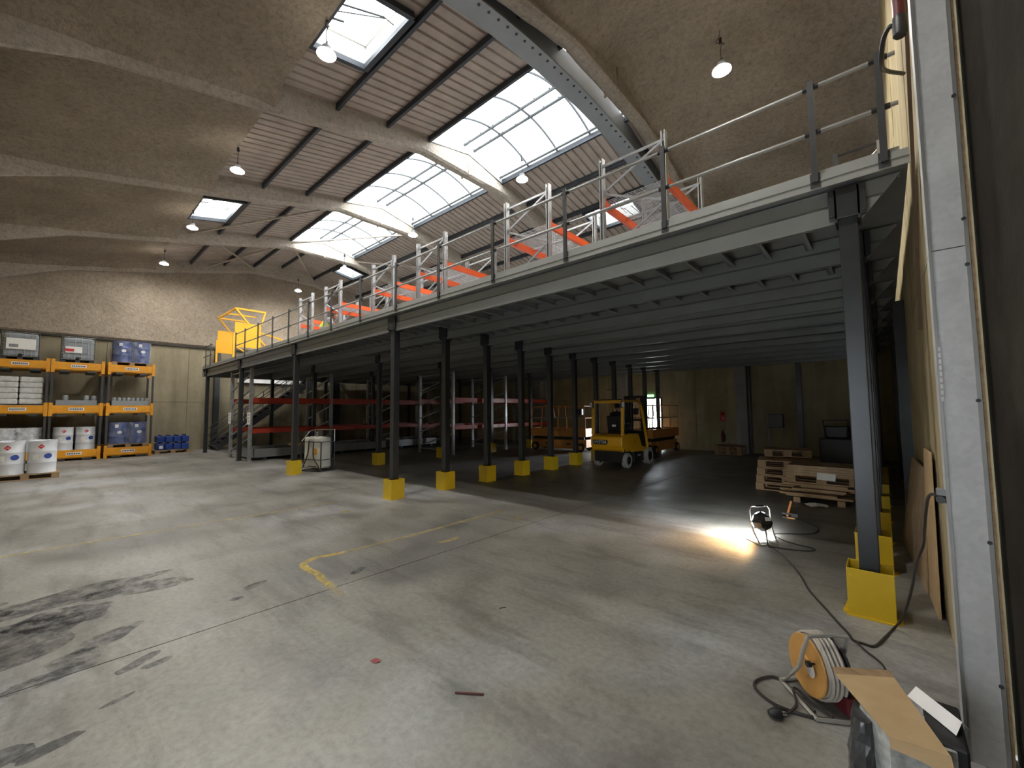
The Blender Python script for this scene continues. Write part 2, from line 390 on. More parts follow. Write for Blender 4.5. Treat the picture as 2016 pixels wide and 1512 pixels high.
paint([(-6.42, -1.16), (-6.40, -1.02)], 0.08, PAINTY, 0.002); paint([(-3.98, -1.1), (-3.95, -0.95)], 0.07, PAINTY, 0.002)
paint([(-3.95, -0.92), (-3.98, -0.8)], 0.06, PAINTY, 0.0021); paint([(-4.02, 0.33), (-4.0, 0.44)], 0.06, PAINTY, 0.002)

def panels(parent, m, plane, c, ys, zs, th, gap=0.012, skip=None):
    for a, b in zip(ys, ys[1:]):
        for z0, z1 in zip(zs, zs[1:]):
            if skip and skip(a, b, z0, z1): continue
            mb = MB(); d = random.uniform(-0.006, 0.006)
            if plane == 'x+': mb.box(c, c+th+d, a+gap/2, b-gap/2, z0+gap/2, z1-gap/2)
            elif plane == 'x-': mb.box(c-th-d, c, a+gap/2, b-gap/2, z0+gap/2, z1-gap/2)
            elif plane == 'y-': mb.box(a+gap/2, b-gap/2, c-th-d, c, z0+gap/2, z1-gap/2)
            elif plane == 'y+': mb.box(a+gap/2, b-gap/2, c, c+th+d, z0+gap/2, z1-gap/2)
            mb.build('panel', m, parent)
def roughgrid(x0, x1, y0, y1, nx, ny, fn):
    mb = MB(); vs = [fn(x0+(x1-x0)*i/nx, y0+(y1-y0)*j/ny) for j in range(ny+1) for i in range(nx+1)]
    mb.add(vs, [(j*(nx+1)+i, j*(nx+1)+i+1, (j+1)*(nx+1)+i+1, (j+1)*(nx+1)+i) for j in range(ny) for i in range(nx)]); return mb
def fbm(x, y, z=0.0, s=1.0):
    p = Vector((x*s, y*s, z*s)); return noise.noise(p)*0.6+noise.noise(p*2.3)*0.3+noise.noise(p*5.1)*0.2

# end wall at the far side of the drum racks
wl = tag(MB().box(XL-0.3, XL-0.05, YF-0.3, YB+0.3, -0.1, 9.8).build('wall_left', CONC), 'end wall with concrete panels below and sprayed insulation above', 'wall', kind='structure')
panels(wl, CONC, 'x+', XL-0.05, [YF-0.3, -5.52, -2.9, -0.28, 2.35, 4.97, 7.6, 10.2, YB], [0, 2.1, 4.62], 0.05)
def fE(y, z): return (XL+0.10+0.035*fbm(y, z, 3, 1.1)-0.10*max(0, 1-(z-4.55)/0.10), y, z)
g = roughgrid(YF-0.2, YB+0.1, 4.55, 9.7, 150, 44, lambda y, z: fE(y, z)); g.build('sprayed_insulation', SPRAY, wl, True)
MB().box(XL-0.05, XL+0.08, YF-0.2, YB, 4.53, 4.60).build('ledge', GROUT, wl)

# back wall with the open exit door
DX0, DX1, DH = -7.62, -6.80, 2.06
wb = tag(MB().box(XL-0.3, DX0, YB+0.05, YB+0.3, -0.1, 9.8).box(DX1, XR+0.6, YB+0.05, YB+0.3, -0.1, 9.8).box(DX0, DX1, YB+0.05, YB+0.3, DH, 9.8).build('wall_back', CONC2), 'yellowish concrete back wall behind the mezzanine columns', 'wall', kind='structure')
panels(wb, CONC2, 'y-', YB+0.05, [XL, -20.3, -17.9, -15.6, -13.2, -10.9, -9.2, DX0, DX1, -5.4, -3.9, -2.0, 0.4], [0, 2.06, 4.2, 6.2, 7.9], 0.05, 0.014, lambda a, b, z0, z1: a == DX0 and z0 == 0)
MB().box(-5.9, -3.9, YB-0.05, YB+0.0, 2.04, 2.09).build('ledge', CONC2, wb)
for x in FRX[:]:
    MB().box(x-0.02, x+0.36, YB-0.28, YB+0.04, 0, 7.3).build('pilaster', PLAST, wb)
MB().box(-3.50, -3.44, YB-0.22, YB+0.02, 0, 7.2).build('steel_post', GREYST, wb)
MB().box(-2.06, -1.92, YB-0.16, YB+0.02, 0, 7.2).build('steel_post', GREYST, wb)
d1 = thing('door_1', 'open exit door letting daylight in behind the scissor lift', 'door', (DX0, YB+0.1, 0), 0, None, 'structure')
MB().box(-0.06, 0.0, -0.16, 0.16, 0, DH+0.06).box(DX1-DX0, DX1-DX0+0.06, -0.16, 0.16, 0, DH+0.06).box(0, DX1-DX0, -0.16, 0.16, DH, DH+0.06).build('door_frame', DGREY, d1)
dl = MB().box(0, 0.045, 0.0, 0.80, 0.01, DH-0.01).build('door_leaf', MGREY, d1, loc=(0.0, 0.16, 0))
MB().cyl((0.045, 0.7, 1.0), (0.10, 0.7, 1.0), 0.012).cyl((0.09, 0.7, 1.0), (0.09, 0.58, 1.0), 0.011).build('door_handle', RAILG, dl)
MB().box(0.395, 0.425, 0.08, 0.11, 0.0, DH).build('mullion', DGREY, d1)
tag(MB().box(-16, 6, YB+0.3, YB+14, -0.2, -0.02).build('ground', PLAST), 'pale concrete yard outside the open exit door', 'ground', kind='structure')
# right wall
wr = tag(MB().box(XR+0.05, XR+0.3, -1.32, YB+0.3, -0.1, 9.8).build('wall_right', CONCR), 'pale yellow streaked wall behind the nearest mezzanine column', 'wall', kind='structure')
panels(wr, CONCR, 'x-', XR+0.05, [-1.32, 0.55, 3.1, 5.6, 8.1, 10.4, YB], [0, 2.6, 5.2, 8.6], 0.05)
MB().box(XR-0.10, XR, 8.3, 8.5, 0, 7.6).build('steel_post', GREYST, wr)
MB().box(XR-0.12, XR, 3.55, 3.85, 0, 3.1).build('steel_post', GREYST, wr)
MB().box(XR-0.10, XR, 11.9, 12.6, 3.4, 7.6).build('sprayed_corner', SPRAY, wr)
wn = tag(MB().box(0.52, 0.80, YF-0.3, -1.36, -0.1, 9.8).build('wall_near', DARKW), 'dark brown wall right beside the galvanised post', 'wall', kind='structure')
wf = tag(MB().box(XL-0.3, -1.85, YF-0.3, YF, -0.1, 9.8).box(-0.15, 0.8, YF-0.3, YF, -0.1, 9.8).box(-1.85, -0.15, YF-0.3, YF, 2.3, 9.8).build('wall_front', CONC), 'concrete wall behind the viewer', 'wall', kind='structure')

d2 = thing('added_glow_door', 'added loading door with glowing panels, unseen behind the viewer', 'door', (-1.0, YF-0.15, 0), 0, None, 'structure')  # unseen door, added; its glowing panels stand in for daylight from behind
MB().box(-0.91, -0.85, -0.17, 0.17, 0, 2.36).box(0.85, 0.91, -0.17, 0.17, 0, 2.36).box(-0.85, 0.85, -0.17, 0.17, 2.3, 2.36).build('door_frame', DGREY, d2)
for k in range(4):
    for j in (-1, 1): MB().box(j*0.43-0.40, j*0.43+0.40, -0.03, 0.03, 0.08+k*0.56, 0.08+k*0.56+0.50).build('pane', DOORGLOW, d2)
    MB().box(-0.85, 0.85, -0.05, 0.05, 0.02+k*0.56, 0.08+k*0.56).build('rail', DGREY, d2)
# ceiling: outer shell, spray, sheets, purlins
shell = MB()
for s in (-1, 1):
    ye = YF-0.4 if s < 0 else YB+0.4
    shell.add([(XL-0.4, RY, P(RY)+0.75), (XR+0.6, RY, P(RY)+0.75), (XR+0.6, ye, P(ye)+0.75), (XL-0.4, ye, P(ye)+0.75),
               (XL-0.4, RY, P(RY)+0.85), (XR+0.6, RY, P(RY)+0.85), (XR+0.6, ye, P(ye)+0.85), (XL-0.4, ye, P(ye)+0.85)],
              [(0,1,2,3),(4,7,6,5),(0,4,5,1),(1,5,6,2),(2,6,7,3),(3,7,4,0)])
ceil = tag(shell.build('ceiling', SPRAY), 'pitched warehouse roof with sprayed insulation and corrugated sheets', 'ceiling', kind='structure')
SE = -1.6                                                   # edge of the spray on the front slope
def cove(x, fr): 
    return max((0.30*math.exp(-((x-f)/0.36)**2) if x > f else 0.10*math.exp(-((x-f)/0.12)**2)) for f in fr)
def fS(x, y):
    e = max(0, 1-(SE-y)/0.22)
    return (x, y+0.05*fbm(x, 7, 1, 0.9)*(1 if e > 0 else 0), P(y)+0.03-cove(x, FRX)+0.045*fbm(x, y, 2, 0.9)-0.07*math.sin(min(1, e)*PI/2)*0.4)
roughgrid(XL, -3.9, YF, SE, 190, 46, fS).build('sprayed_insulation', SPRAY, ceil, True)
MB().box(XL, -4.1, SE-0.04, SE+0.0, P(SE)-0.0, P(SE)+0.3).build('spray_edge', SPRAY, ceil)
def fR(x, y): 
    return (x, y, P(y)+0.10-0.42*math.exp(-((x+3.95)/0.5)**2)*0.6-0.5*max(0, (x-0.1)/0.4)**2+0.05*fbm(x, y, 5, 0.8))
for y0, y1, k in ((YF, RY, 90), (RY, YB, 88)):
    roughgrid(-4.05, XR+0.1, y0, y1, 44, k, fR).build('sprayed_insulation', SPRAY, ceil, True)
# corrugated sheets
SKY = [(-7.0, -5.43, -1.6, -0.55), (-16.5, -14.55, -1.6, -0.5), (-7.1, -5.42, 7.4, 8.45), (-20.25, -19.02, 4.95, 6.0)]
def corr(x0, x1, y0, y1, dz=0.14, per=0.235):
    mb = MB(); n = max(1, round((x1-x0)/per)); pr = []
    for i in range(n):
        a = x0+(x1-x0)*i/n; wd = (x1-x0)/n
        pr += [(a, 0.0), (a+wd*0.72, 0.0), (a+wd*0.78, 0.045), (a+wd*0.94, 0.045)]
    pr.append((x1, 0.0)); m = len(pr)
    vs = [(x, y0, P(y0)+dz+h) for x, h in pr]+[(x, y1, P(y1)+dz+h) for x, h in pr]
    mb.add(vs, [(i, i+1, m+i+1, m+i) for i in range(m-1)]); mb.build('roof_sheet', SHEET, ceil)
bays = [(-22.75, -18.0), (-18.0, -13.3), (-13.3, -8.6), (-8.6, -4.05)]
for (x0, x1) in bays:
    strips = [(SE-0.02, 2.05), (4.85, YB)]
    if x0 < -20: strips = [(SE-0.02, RY), (RY, YB)]
    for y0, y1 in strips:
        sk = [s for s in SKY if x0 < s[0] < x1 and y0 < (s[2]+s[3])/2 < y1]
        if sk:
            a, b, c, d = sk[0]; c = max(c, y0)
            for q in ((x0, a, y0, y1), (b, x1, y0, y1), (a, b, y0, c), (a, b, d, y1)):
                if q[1]-q[0] > 0.1 and q[3]-q[2] > 0.1: corr(*q)
        else: corr(x0, x1, y0, y1)
PUR = [-0.42, 0.82, 2.05, 4.85, 6.07, 7.29, 8.51, 9.73, 10.95, 12.2]
for (x0, x1) in bays:
    for y in PUR + ([3.3] if x0 < -20 else []):
        MB().box(x0+0.1, x1-0.1, y-0.032, y+0.032, P(y)+0.0, P(y)+0.135).build('purlin', PURL, ceil)
# bracing rods
for a, b in (((-17.85, -1.3), (-13.45, 2.0)), ((-22.4, 0.2), (-18.1, 2.0)), ((-22.4, 2.0), (-18.1, -0.6)), ((-17.85, 5.0), (-13.45, 8.4)), ((-13.4, 5.0), (-17.85, 2.1)), ((-22.4, 4.9), (-18.1, 2.2))):
    MB().bar((a[0], a[1], P(a[1])-0.06), (b[0], b[1], P(b[1])-0.06), 0.07, 0.05).build('brace', SPRAYF, ceil)
# portal frames
FLAB = ['sprayed roof frame against the drum-rack end wall', 'sprayed roof frame above the far end of the ridge glazing', 'sprayed roof frame between the second and third glazed bays',
        'sprayed roof frame nearest the viewer over the glazed bays', 'sprayed roof frame beside the drilled grey steel beam']
def low(y):
    a = abs(y-RY)
    if a < 1.55: return 8.40
    return P(RY-a)-0.27+(-0.06)*min(1, (a-1.55)/2) - 0.05*min(1, max(0, a-3)/2) - 0.35*max(0, (a-7.6)/1.6)
for x, lb in zip(FRX, FLAB):
    mb = MB(); ys = [YF+0.02+(YB-YF-0.04)*i/110 for i in range(111)]; ring = []
    W = 0.15
    for y in ys:
        j = 0.02*fbm(x, y, 9, 1.7); k = 0.015*fbm(x+5, y, 2, 1.9); b_ = low(y); t_ = P(y)+0.16
        wb_ = 0.30+0.70*min(1, max(0, (y-SE)/0.8)) if y < RY else 1.0
        ring.append([(x-W+k, y, t_), (x-W*0.92+j, y, (t_+b_)/2), (x-W*0.97*(0.4+0.6*wb_)-j, y, b_+0.05), (x-W*0.6*wb_-W*0.5*(1-wb_), y, b_+j), (x+W*0.6*wb_-W*0.3*(1-wb_), y, b_+k), (x+W*0.97*wb_+k, y, b_+0.05+0.05*(1-wb_)), (x+W*0.92-j, y, (t_+b_)/2), (x+W-j, y, t_)])
    vs = [p for r in ring for p in r]; m = 8
    mb.add(vs, [(i*m+q, i*m+(q+1) % m, (i+1)*m+(q+1) % m, (i+1)*m+q) for i in range(len(ys)-1) for q in range(m)]+[tuple(range(m)), tuple(len(vs)-m+q for q in range(m))])
    fr = tag(mb.build('roof_frame', SPRAYF, None, True), lb, 'roof frame')
    if x > -20:
        hb = MB()
        for s in (-1, 1):
            for q in (-1, 1):
                hb.bar((x+q*0.13, RY, 8.72), (x+q*0.13, RY+s*1.5, 8.45), 0.03, 0.03)
        hb.bar((x-0.15, RY, 8.4), (x-0.15, RY, 8.96), 0.05).bar((x+0.15, RY, 8.4), (x+0.15, RY, 8.96), 0.05)
        hb.build('stiffener', SPRAYF, fr)
# drilled steel beam
def lowp(y):
    a = y-2.9; return 8.17-0.03*a*a if abs(a) < 3.2 else 8.17-0.03*10.24-(abs(a)-3.2)*0.20
mb = MB(); vs = []; ys = [-3.5+15*i/90 for i in range(91)]
for y in ys:
    z = lowp(y)-0.03; vs += [(-4.50, y, z), (-4.12, y, z), (-4.12, y, z+0.025), (-4.29, y, z+0.025), (-4.29, y, P(y)+0.1), (-4.32, y, P(y)+0.1), (-4.32, y, z+0.025), (-4.50, y, z+0.025)]
m = 8
mb.add(vs, [(i*m+q, i*m+(q+1) % m, (i+1)*m+(q+1) % m, (i+1)*m+q) for i in range(90) for q in range(m)])
pb = tag(mb.build('drilled_beam', mat('beam_blue_grey', (0.27, 0.29, 0.31), 0.5, 0.2, 0.06, 3, True)), 'arched grey steel beam with a row of drilled holes', 'beam')
hb = MB(); y = -1.3
while y < 8.2:
    z = lowp(y)-0.03; hb.cyl((-4.20, y, z-0.006), (-4.20, y, z+0.005), 0.026, n=10); y += 0.22
hb.build('bolt_hole', BLACK, pb)

# ridge glazing
def vault(y): 
    t = (y-2.05)/2.8; return P(2.05)+0.18+0.62*math.sin(PI*t)**0.8*0.62
wi = 0
WL = ['ridge skylight bay nearest the drilled grey beam', 'middle bay of the long ridge skylight', 'farthest bay of the long ridge skylight']
for (x0, x1) in [bays[3], bays[2], bays[1]]:
    wi += 1; win = thing('window_%d' % wi, WL[wi-1], 'skylight', ((x0+x1)/2, RY, P(RY)), 0, None, 'structure')
    ox, oy, oz = (x0+x1)/2, RY, P(RY); a, b = x0+0.18, x1-0.16; n = 4
    for i in range(n):
        for (ya, yb) in ((2.08, 3.28), (3.62, 4.82), (3.28, 3.62)):
            mb = MB(); xa, xb = a+(b-a)*i/n+0.012-ox, a+(b-a)*(i+1)/n-0.012-ox; k = 6
            yy = [ya+(yb-ya)*q/k for q in range(k+1)]
            vs = [(xa, q-oy, vault(q)-oz) for q in yy]+[(xb, q-oy, vault(q)-oz) for q in yy]
            mb.add(vs, [(q, q+1, k+2+q, k+1+q) for q in range(k)]).build('pane', PANE, win, True)
    yy = [2.06+2.78*q/12 for q in range(13)]
    MB().add([(a-0.03-ox, q-oy, vault(q)+0.02-oz) for q in yy]+[(a-0.03-ox, q-oy, P(q)+0.02-oz) for q in yy]+[(a-0.01-ox, q-oy, vault(q)+0.02-oz) for q in yy]+[(a-0.01-ox, q-oy, P(q)+0.02-oz) for q in yy],
        [(q, q+1, 14+q, 13+q) for q in range(12)]+[(26+q, 27+q, 40+q, 39+q) for q in range(12)]).build('end_flap', FLAPM, win)
    for i in range(1, n):
        x = a+(b-a)*i/n-ox; MB().tube([(x, 2.08+2.74*q/14-oy, vault(2.08+2.74*q/14)-0.05-oz) for q in range(15)], 0.030, 6).build('glazing_bar', GLZ, win)
    for y in (3.26, 3.64):
        MB().cyl((a-ox, y-oy, vault(y)-0.05-oz), (b-ox, y-oy, vault(y)-0.07-oz), 0.045, n=8).build('ridge_rail', GLZ, win)
        mb = MB()
        for i in range(9):
            x = a+(b-a)*(i+0.5)/9-ox; mb.bar((x, y-oy-0.06, vault(y)-0.055-oz), (x, y-oy+0.06, vault(y)-0.02-oz), 0.03, 0.02)
        mb.build('rail_clip', GLZ, win)
    for y, s in ((2.05, 1), (4.85, -1)):
        MB().box(a-ox, b-ox, y-oy-0.02, y-oy+0.02, P(y)+0.10-oz, P(y)+0.30-oz).build('kerb', TRIMG, win)
        MB().cyl((a-ox, y-oy+s*0.12, P(y)+0.16-oz), (b-ox, y-oy+s*0.12, P(y)+0.16-oz), 0.035, n=8).build('side_rail', GLZ, win)
SL = ['square roof vent skylight next to the nearest hanging lamp', 'square roof vent skylight at the edge of the spray, farther back', 'square skylight behind the deck racks on the rear slope', 'square skylight above the far end of the deck racks']
for (a, b, c, d), lb in zip(SKY, SL):
    wi += 1; ox, oy = (a+b)/2, (c+d)/2; oz = P(oy)
    win = thing('window_%d' % wi, lb, 'skylight', (ox, oy, oz), 0, None, 'structure')
    hx, hy = (b-a)/2, (d-c)/2
    T = lambda x, y, h: (x, y, P(oy+y)-oz+h)
    kb = MB()
    for (xa, ya, xb, yb) in ((-hx, -hy, hx, -hy), (hx, -hy, hx, hy), (hx, hy, -hx, hy), (-hx, hy, -hx, -hy)):
        kb.add([T(xa, ya, 0.10), T(xb, yb, 0.10), T(xb, yb, 0.55), T(xa, ya, 0.55), T(xa*1.03, ya*1.03, 0.10), T(xb*1.03, yb*1.03, 0.10), T(xb*1.03, yb*1.03, 0.55), T(xa*1.03, ya*1.03, 0.55)],
               [(0,1,2,3),(4,7,6,5),(0,4,5,1),(2,6,7,3),(1,5,6,2),(3,7,4,0)])
    kb.build('kerb', TRIMG, win)
    fb = MB()
    for (xa, ya, xb, yb) in ((-hx, -hy, hx, -hy), (hx, -hy, hx, hy), (hx, hy, -hx, hy), (-hx, hy, -hx, -hy)):
        fb.bar(T(xa, ya, 0.06), T(xb, yb, 0.06), 0.09, 0.10)
    fb.build('trimmer', PURL, win)
    q = 0.96; MB().quad(T(-hx*q, -hy*q, 0.50), T(hx*q, -hy*q, 0.50), T(hx*q, hy*q, 0.50), T(-hx*q, hy*q, 0.50)).build('pane', PANE, win)
    if hx > 0.7:
        MB().cyl(T(-0.1, -hy, 0.40), T(0.15, hy*0.7, 0.40), 0.016).cyl(T(-0.3, -hy, 0.38), T(0.12, hy*0.8, 0.42), 0.010).cyl(T(0.15, hy*0.7, 0.40), T(0.2, hy, 0.30), 0.01).cyl(T(-0.45, -hy*0.8, 0.42), T(-0.38, -hy*0.2, 0.42), 0.02).build('opening_arm', DGREY, win)


# ================================================================ MEZZANINE
DY = 1.2235; BX0, BX1 = -20.85, 0.33; ZB0, ZB1 = 3.12, 3.42
mez = thing('mezzanine', 'anthracite and grey steel mezzanine platform on rows of columns', 'mezzanine', (0, 0, 0))
COLROWS = [(0.0, range(0, 10)), (-6.73, range(0, 11)), (-11.45, range(0, 10, 2)), (-16.15, range(0, 10, 2)), (-20.69, range(0, 10, 2))]
colm = MB().box(-0.062, 0.062, -0.062, 0.062, 0, 3.42).box(-0.10, 0.10, -0.10, 0.10, 0, 0.012).build('column', GREYST, mez, bevel=0.008)
colm.location = (0, 0, 0)
capm = MB().box(-0.12, 0.12, -0.10, -0.062, 3.15, 3.40).box(-0.085, -0.062, -0.10, 0.10, 3.12, 3.41).box(0.062, 0.085, -0.10, 0.10, 3.12, 3.41)
for sx in (-1, 1): capm.cyl((sx*0.10, -0.115, 3.18), (sx*0.10, -0.10, 3.18), 0.014, n=6)
capm = capm.build('column_cap', GREYST, mez, bevel=0.005)
first = True
for x, rng in COLROWS:
    for i in rng:
        if first: first = False; continue
        inst(colm, mez, (x, i*DY, 0)); inst(capm, mez, (x, i*DY, 0))
# sigma-shaped beams along x, one on every column line
prof = [(0.045, 3.42), (-0.045, 3.42), (-0.045, 3.40), (-0.035, 3.30), (-0.058, 3.27), (-0.058, 3.125), (-0.02, 3.12), (-0.02, 3.14), (-0.04, 3.145), (-0.04, 3.26), (-0.018, 3.295), (-0.03, 3.40), (0.045, 3.405)]
bmb = MB().prism(prof, BX0, BX1, 'x'); bmb.v = [(x-(3.42-z)*0.8 if x > 0 else x, y, z) for x, y, z in bmb.v]; bme = bmb.mesh('beam', BEAMG)   # ends cut on the skew
for i in range(0, 11):
    o = bpy.data.objects.new('beam', bme); COL.objects.link(o); o.parent = mez; o.location = (0, i*DY, 0)
# deck panels and cross ribs
for i in range(0, 11):
    y0, y1 = i*DY-(0.14 if i == 0 else 0), (i+1)*DY-0.006
    y1 = min(y1, 12.55)
    if y0 < 12.4: MB().box(BX0, BX1+0.04, y0, y1, 3.43, 3.50).build('deck_panel', DECKU, mez)
MB().box(XL+0.32, BX0-0.05, 6.35, 12.5, 3.43, 3.50).build('deck_panel', DECKU, mez)
rbm = MB().box(-0.012, 0.012, 0.05, DY-0.06, 3.335, 3.43).box(-0.012, 0.045, 0.05, DY-0.06, 3.335, 3.345).mesh('deck_rib', DECKU)
x = -0.40
while x > BX0+0.1:
    near = x > -12
    o = bpy.data.objects.new('deck_rib', rbm); COL.objects.link(o); o.parent = mez; o.location = (x, 0, 0)
    if near:
        o = bpy.data.objects.new('deck_rib', rbm); COL.objects.link(o); o.parent = mez; o.location = (x+0.1, DY, 0)
    x -= 0.385
# edge trims
MB().prism([(-0.145, 3.425), (-0.155, 3.425), (-0.155, 3.545), (-0.10, 3.545), (-0.10, 3.54), (-0.145, 3.535)], BX0, BX1+0.05, 'x').build('edge_trim', TRIMG, mez)
MB().box(BX0, BX1+0.05, -0.165, -0.145, 3.485, 3.50).build('edge_lip', TRIMG, mez)
MB().box(BX0-0.04, BX0, -0.15, 12.5, 3.12, 3.54).build('end_fascia', BEAMG, mez)
tk = MB().box(BX0, -19.6, -0.10, -0.085, 3.5, 3.60).box(-16.3, BX1, -0.10, -0.085, 3.5, 3.60); tk.build('toe_board', TRIMG, mez)

# railing along the front edge
rail = thing('guard_railing', 'two-rail steel guard railing along the mezzanine front edge', 'railing', (0, -0.12, 3.5))
PX = [0.24, -0.19, -1.46, -2.70, -3.96, -5.21, -6.47, -7.78, -9.10, -10.35, -11.60, -12.80, -14.05, -15.30, -16.30]
pm = MB().box(-0.022, 0.022, -0.062, -0.036, -0.02, 0.865).box(-0.035, 0.035, -0.045, -0.036, -0.06, 0.06).mesh('post', DGREY)
cm = MB().cyl((-0.055, -0.022, 0.82), (0.055, -0.022, 0.82), 0.022, n=8).mesh('clamp', BLACK)
cm2 = MB().cyl((-0.055, -0.022, 0.42), (0.055, -0.022, 0.42), 0.022, n=8).mesh('clamp', BLACK)
def add_posts(par, xs):
    for x in xs:
        for nm, me in (('post', pm), ('clamp', cm), ('clamp', cm2)):
            o = bpy.data.objects.new(nm, me); COL.objects.link(o); o.parent = par; o.location = (x, 0, 0)
add_posts(rail, PX)
for z in (0.82, 0.42): MB().cyl((-16.35, -0.022, z), (0.34, -0.022, z), 0.017, n=8).build('rail', RAILG, rail, True)
rl2 = thing('guard_railing', 'short end of the guard railing left of the yellow gate', 'railing', (0, -0.12, 3.5))
add_posts(rl2, [-19.62, -20.33])
for z in (0.82, 0.42): MB().cyl((-20.8, -0.022, z), (-19.55, -0.022, z), 0.017, n=8).build('rail', DGREY, rl2, True)
rl3 = thing('guard_railing', 'low railing bit standing back on the deck near the pale wall', 'railing', (0, 1.3, 3.5))
MB().box(-0.14, -0.10, -0.02, 0.02, 0, 0.88).build('post', DGREY, rl3); MB().box(0.22, 0.26, -0.02, 0.02, 0, 0.88).build('post', RAILG, rl3)
MB().cyl((-0.12, 0, 0.86), (0.24, 0, 0.86), 0.014).build('rail', DGREY, rl3); MB().cyl((-0.02, 0, 0.55), (0.24, 0, 0.80), 0.012).build('brace', RAILG, rl3)

# yellow column guards
def guard_mesh():
    g_, h, t = 0.14, 0.36, 0.006
    mb = MB().box(-g_, g_, -g_, -g_+t, 0, h).box(-g_, -g_+t, -g_+t, g_, 0, h).box(g_-t, g_, -g_+t, g_, 0, h)
    return mb
def make_guard():
    t = thing('column_guard', 'x', 'column guard', (0, 0, 0))
    guard_mesh().build('shell', GUARDY, t, bevel=0.003)
    MB().box(-0.134, 0.134, 0.125, 0.14, 0.05, 0.355).build('back_plate', GUARDY, t)
    MB().box(-0.175, -0.14, -0.10, -0.02, 0, 0.008).box(0.14, 0.175, -0.10, -0.02, 0, 0.008).box(-0.15, 0.15, -0.152, -0.14, 0, 0.012).build('foot', GUARDY, t)
    MB().add([(-0.14, -0.06, 0.0), (-0.175, -0.06, 0.0), (-0.14, -0.06, 0.10), (-0.14, -0.055, 0.0), (-0.175, -0.055, 0.0), (-0.14, -0.055, 0.10)], [(0,1,2),(3,5,4),(0,3,4,1),(1,4,5,2),(2,5,3,0)]).build('gusset', GUARDY, t)
    bm_ = MB()
    for z in (0.06, 0.30): bm_.cyl((-0.115, -0.14, z), (-0.115, -0.150, z), 0.010, n=6)
    bm_.build('bolt', GUARDY, t)
    return t
G0 = make_guard(); used = False
RN = ['row nearest the pale wall', 'middle column row', 'column row beside the tank trolley']
for (x, idx), rn in zip([(0.0, range(0, 7)), (-6.73, range(0, 7)), (-11.45, range(0, 9, 2))], RN):
    for k, i in enumerate(idx):
        lb = 'yellow column guard, %s from the front edge in the %s' % (ORD[k], rn)
        if not used: G0.location = (x, i*DY, 0); G0['label'] = lb; G0['group'] = 'yellow column guards'; used = True
        else: dup(G0, (x, i*DY, 0), 0, lb, 'yellow column guards')

# ---------------------------------------------------------------- racks on the deck
FW = 0.85; RH = 1.48
upm = MB()
for sx in (-0.026, 0.026): upm.box(sx-0.002, sx+0.002, -0.035, 0.035, 0, RH)
upm.box(-0.026, 0.026, 0.031, 0.035, 0, RH).box(-0.028, -0.012, -0.037, -0.033, 0, RH).box(0.012, 0.028, -0.037, -0.033, 0, RH).box(-0.05, 0.05, -0.05, 0.05, 0, 0.006)
upm = upm.mesh('upright', RACKG)
brm = MB()
for z in (0.12, RH-0.10): brm.bar((0.0, 0, z), (FW, 0, z), 0.022, 0.03)
brm.bar((0, 0.0, 0.12), (FW, 0.0, 0.62), 0.018, 0.028).bar((FW, 0, 0.62), (0, 0, 1.0), 0.018, 0.028).bar((0, 0, 1.0), (FW, 0, RH-0.10), 0.018, 0.028)
brm = brm.mesh('brace', RACKG)
BL = 1.33
bmm = MB().box(-0.025, 0.025, 0.03, BL-0.03, -0.05, 0.05).box(-0.03, 0.03, 0.025, 0.045, -0.09, 0.09).box(-0.03, 0.03, BL-0.045, BL-0.025, -0.09, 0.09).mesh('beam', ORB)
wdm = MB()
k = 0
while k < 34:
    y = 0.06+k*(BL-0.12)/33; wdm.bar((-0.0, y, 0.0), (FW, y, 0.0), 0.006, 0.006); k += 1
for k in range(9): wdm.bar((0.02+k*(FW-0.04)/8, 0.05, -0.008), (0.02+k*(FW-0.04)/8, BL-0.05, -0.008), 0.007, 0.007)
for k in range(3): wdm.bar((0.0, 0.25+k*0.42, -0.02), (FW, 0.25+k*0.42, -0.02), 0.045, 0.02)
wdm = wdm.mesh('wire_deck', WIRE)
def deck_rack(x0, lb, levels):
    t = thing('pallet_rack', lb, 'rack', (x0, 0.5, 3.5), 0, 'galvanised racks on the deck')
    def ad(nm, me, loc):
        o = bpy.data.objects.new(nm, me); COL.objects.link(o); o.parent = t; o.location = loc
    for y in (0, BL):
        ad('upright', upm, (0, y, 0)); ad('upright', upm, (FW, y, 0)); ad('brace', brm, (0, y, 0))
    for z in levels:
        ad('beam', bmm, (0, 0, z)); ad('beam', bmm, (FW, 0, z)); ad('wire_deck', wdm, (0, 0, z+0.055))
    return t
for k, (x0, lv) in enumerate([(-2.54, (0.30, 0.86)), (-4.29, (0.30, 0.86)), (-6.71, (0.30, 0.86)), (-8.45, (0.30, 0.86)), (-10.91, (0.30, 0.86)), (-12.60, (0.22, 0.66))]):
    deck_rack(x0, 'orange-beamed wire-shelf rack on the deck, %s counted from the pale wall' % ORD[k], lv)

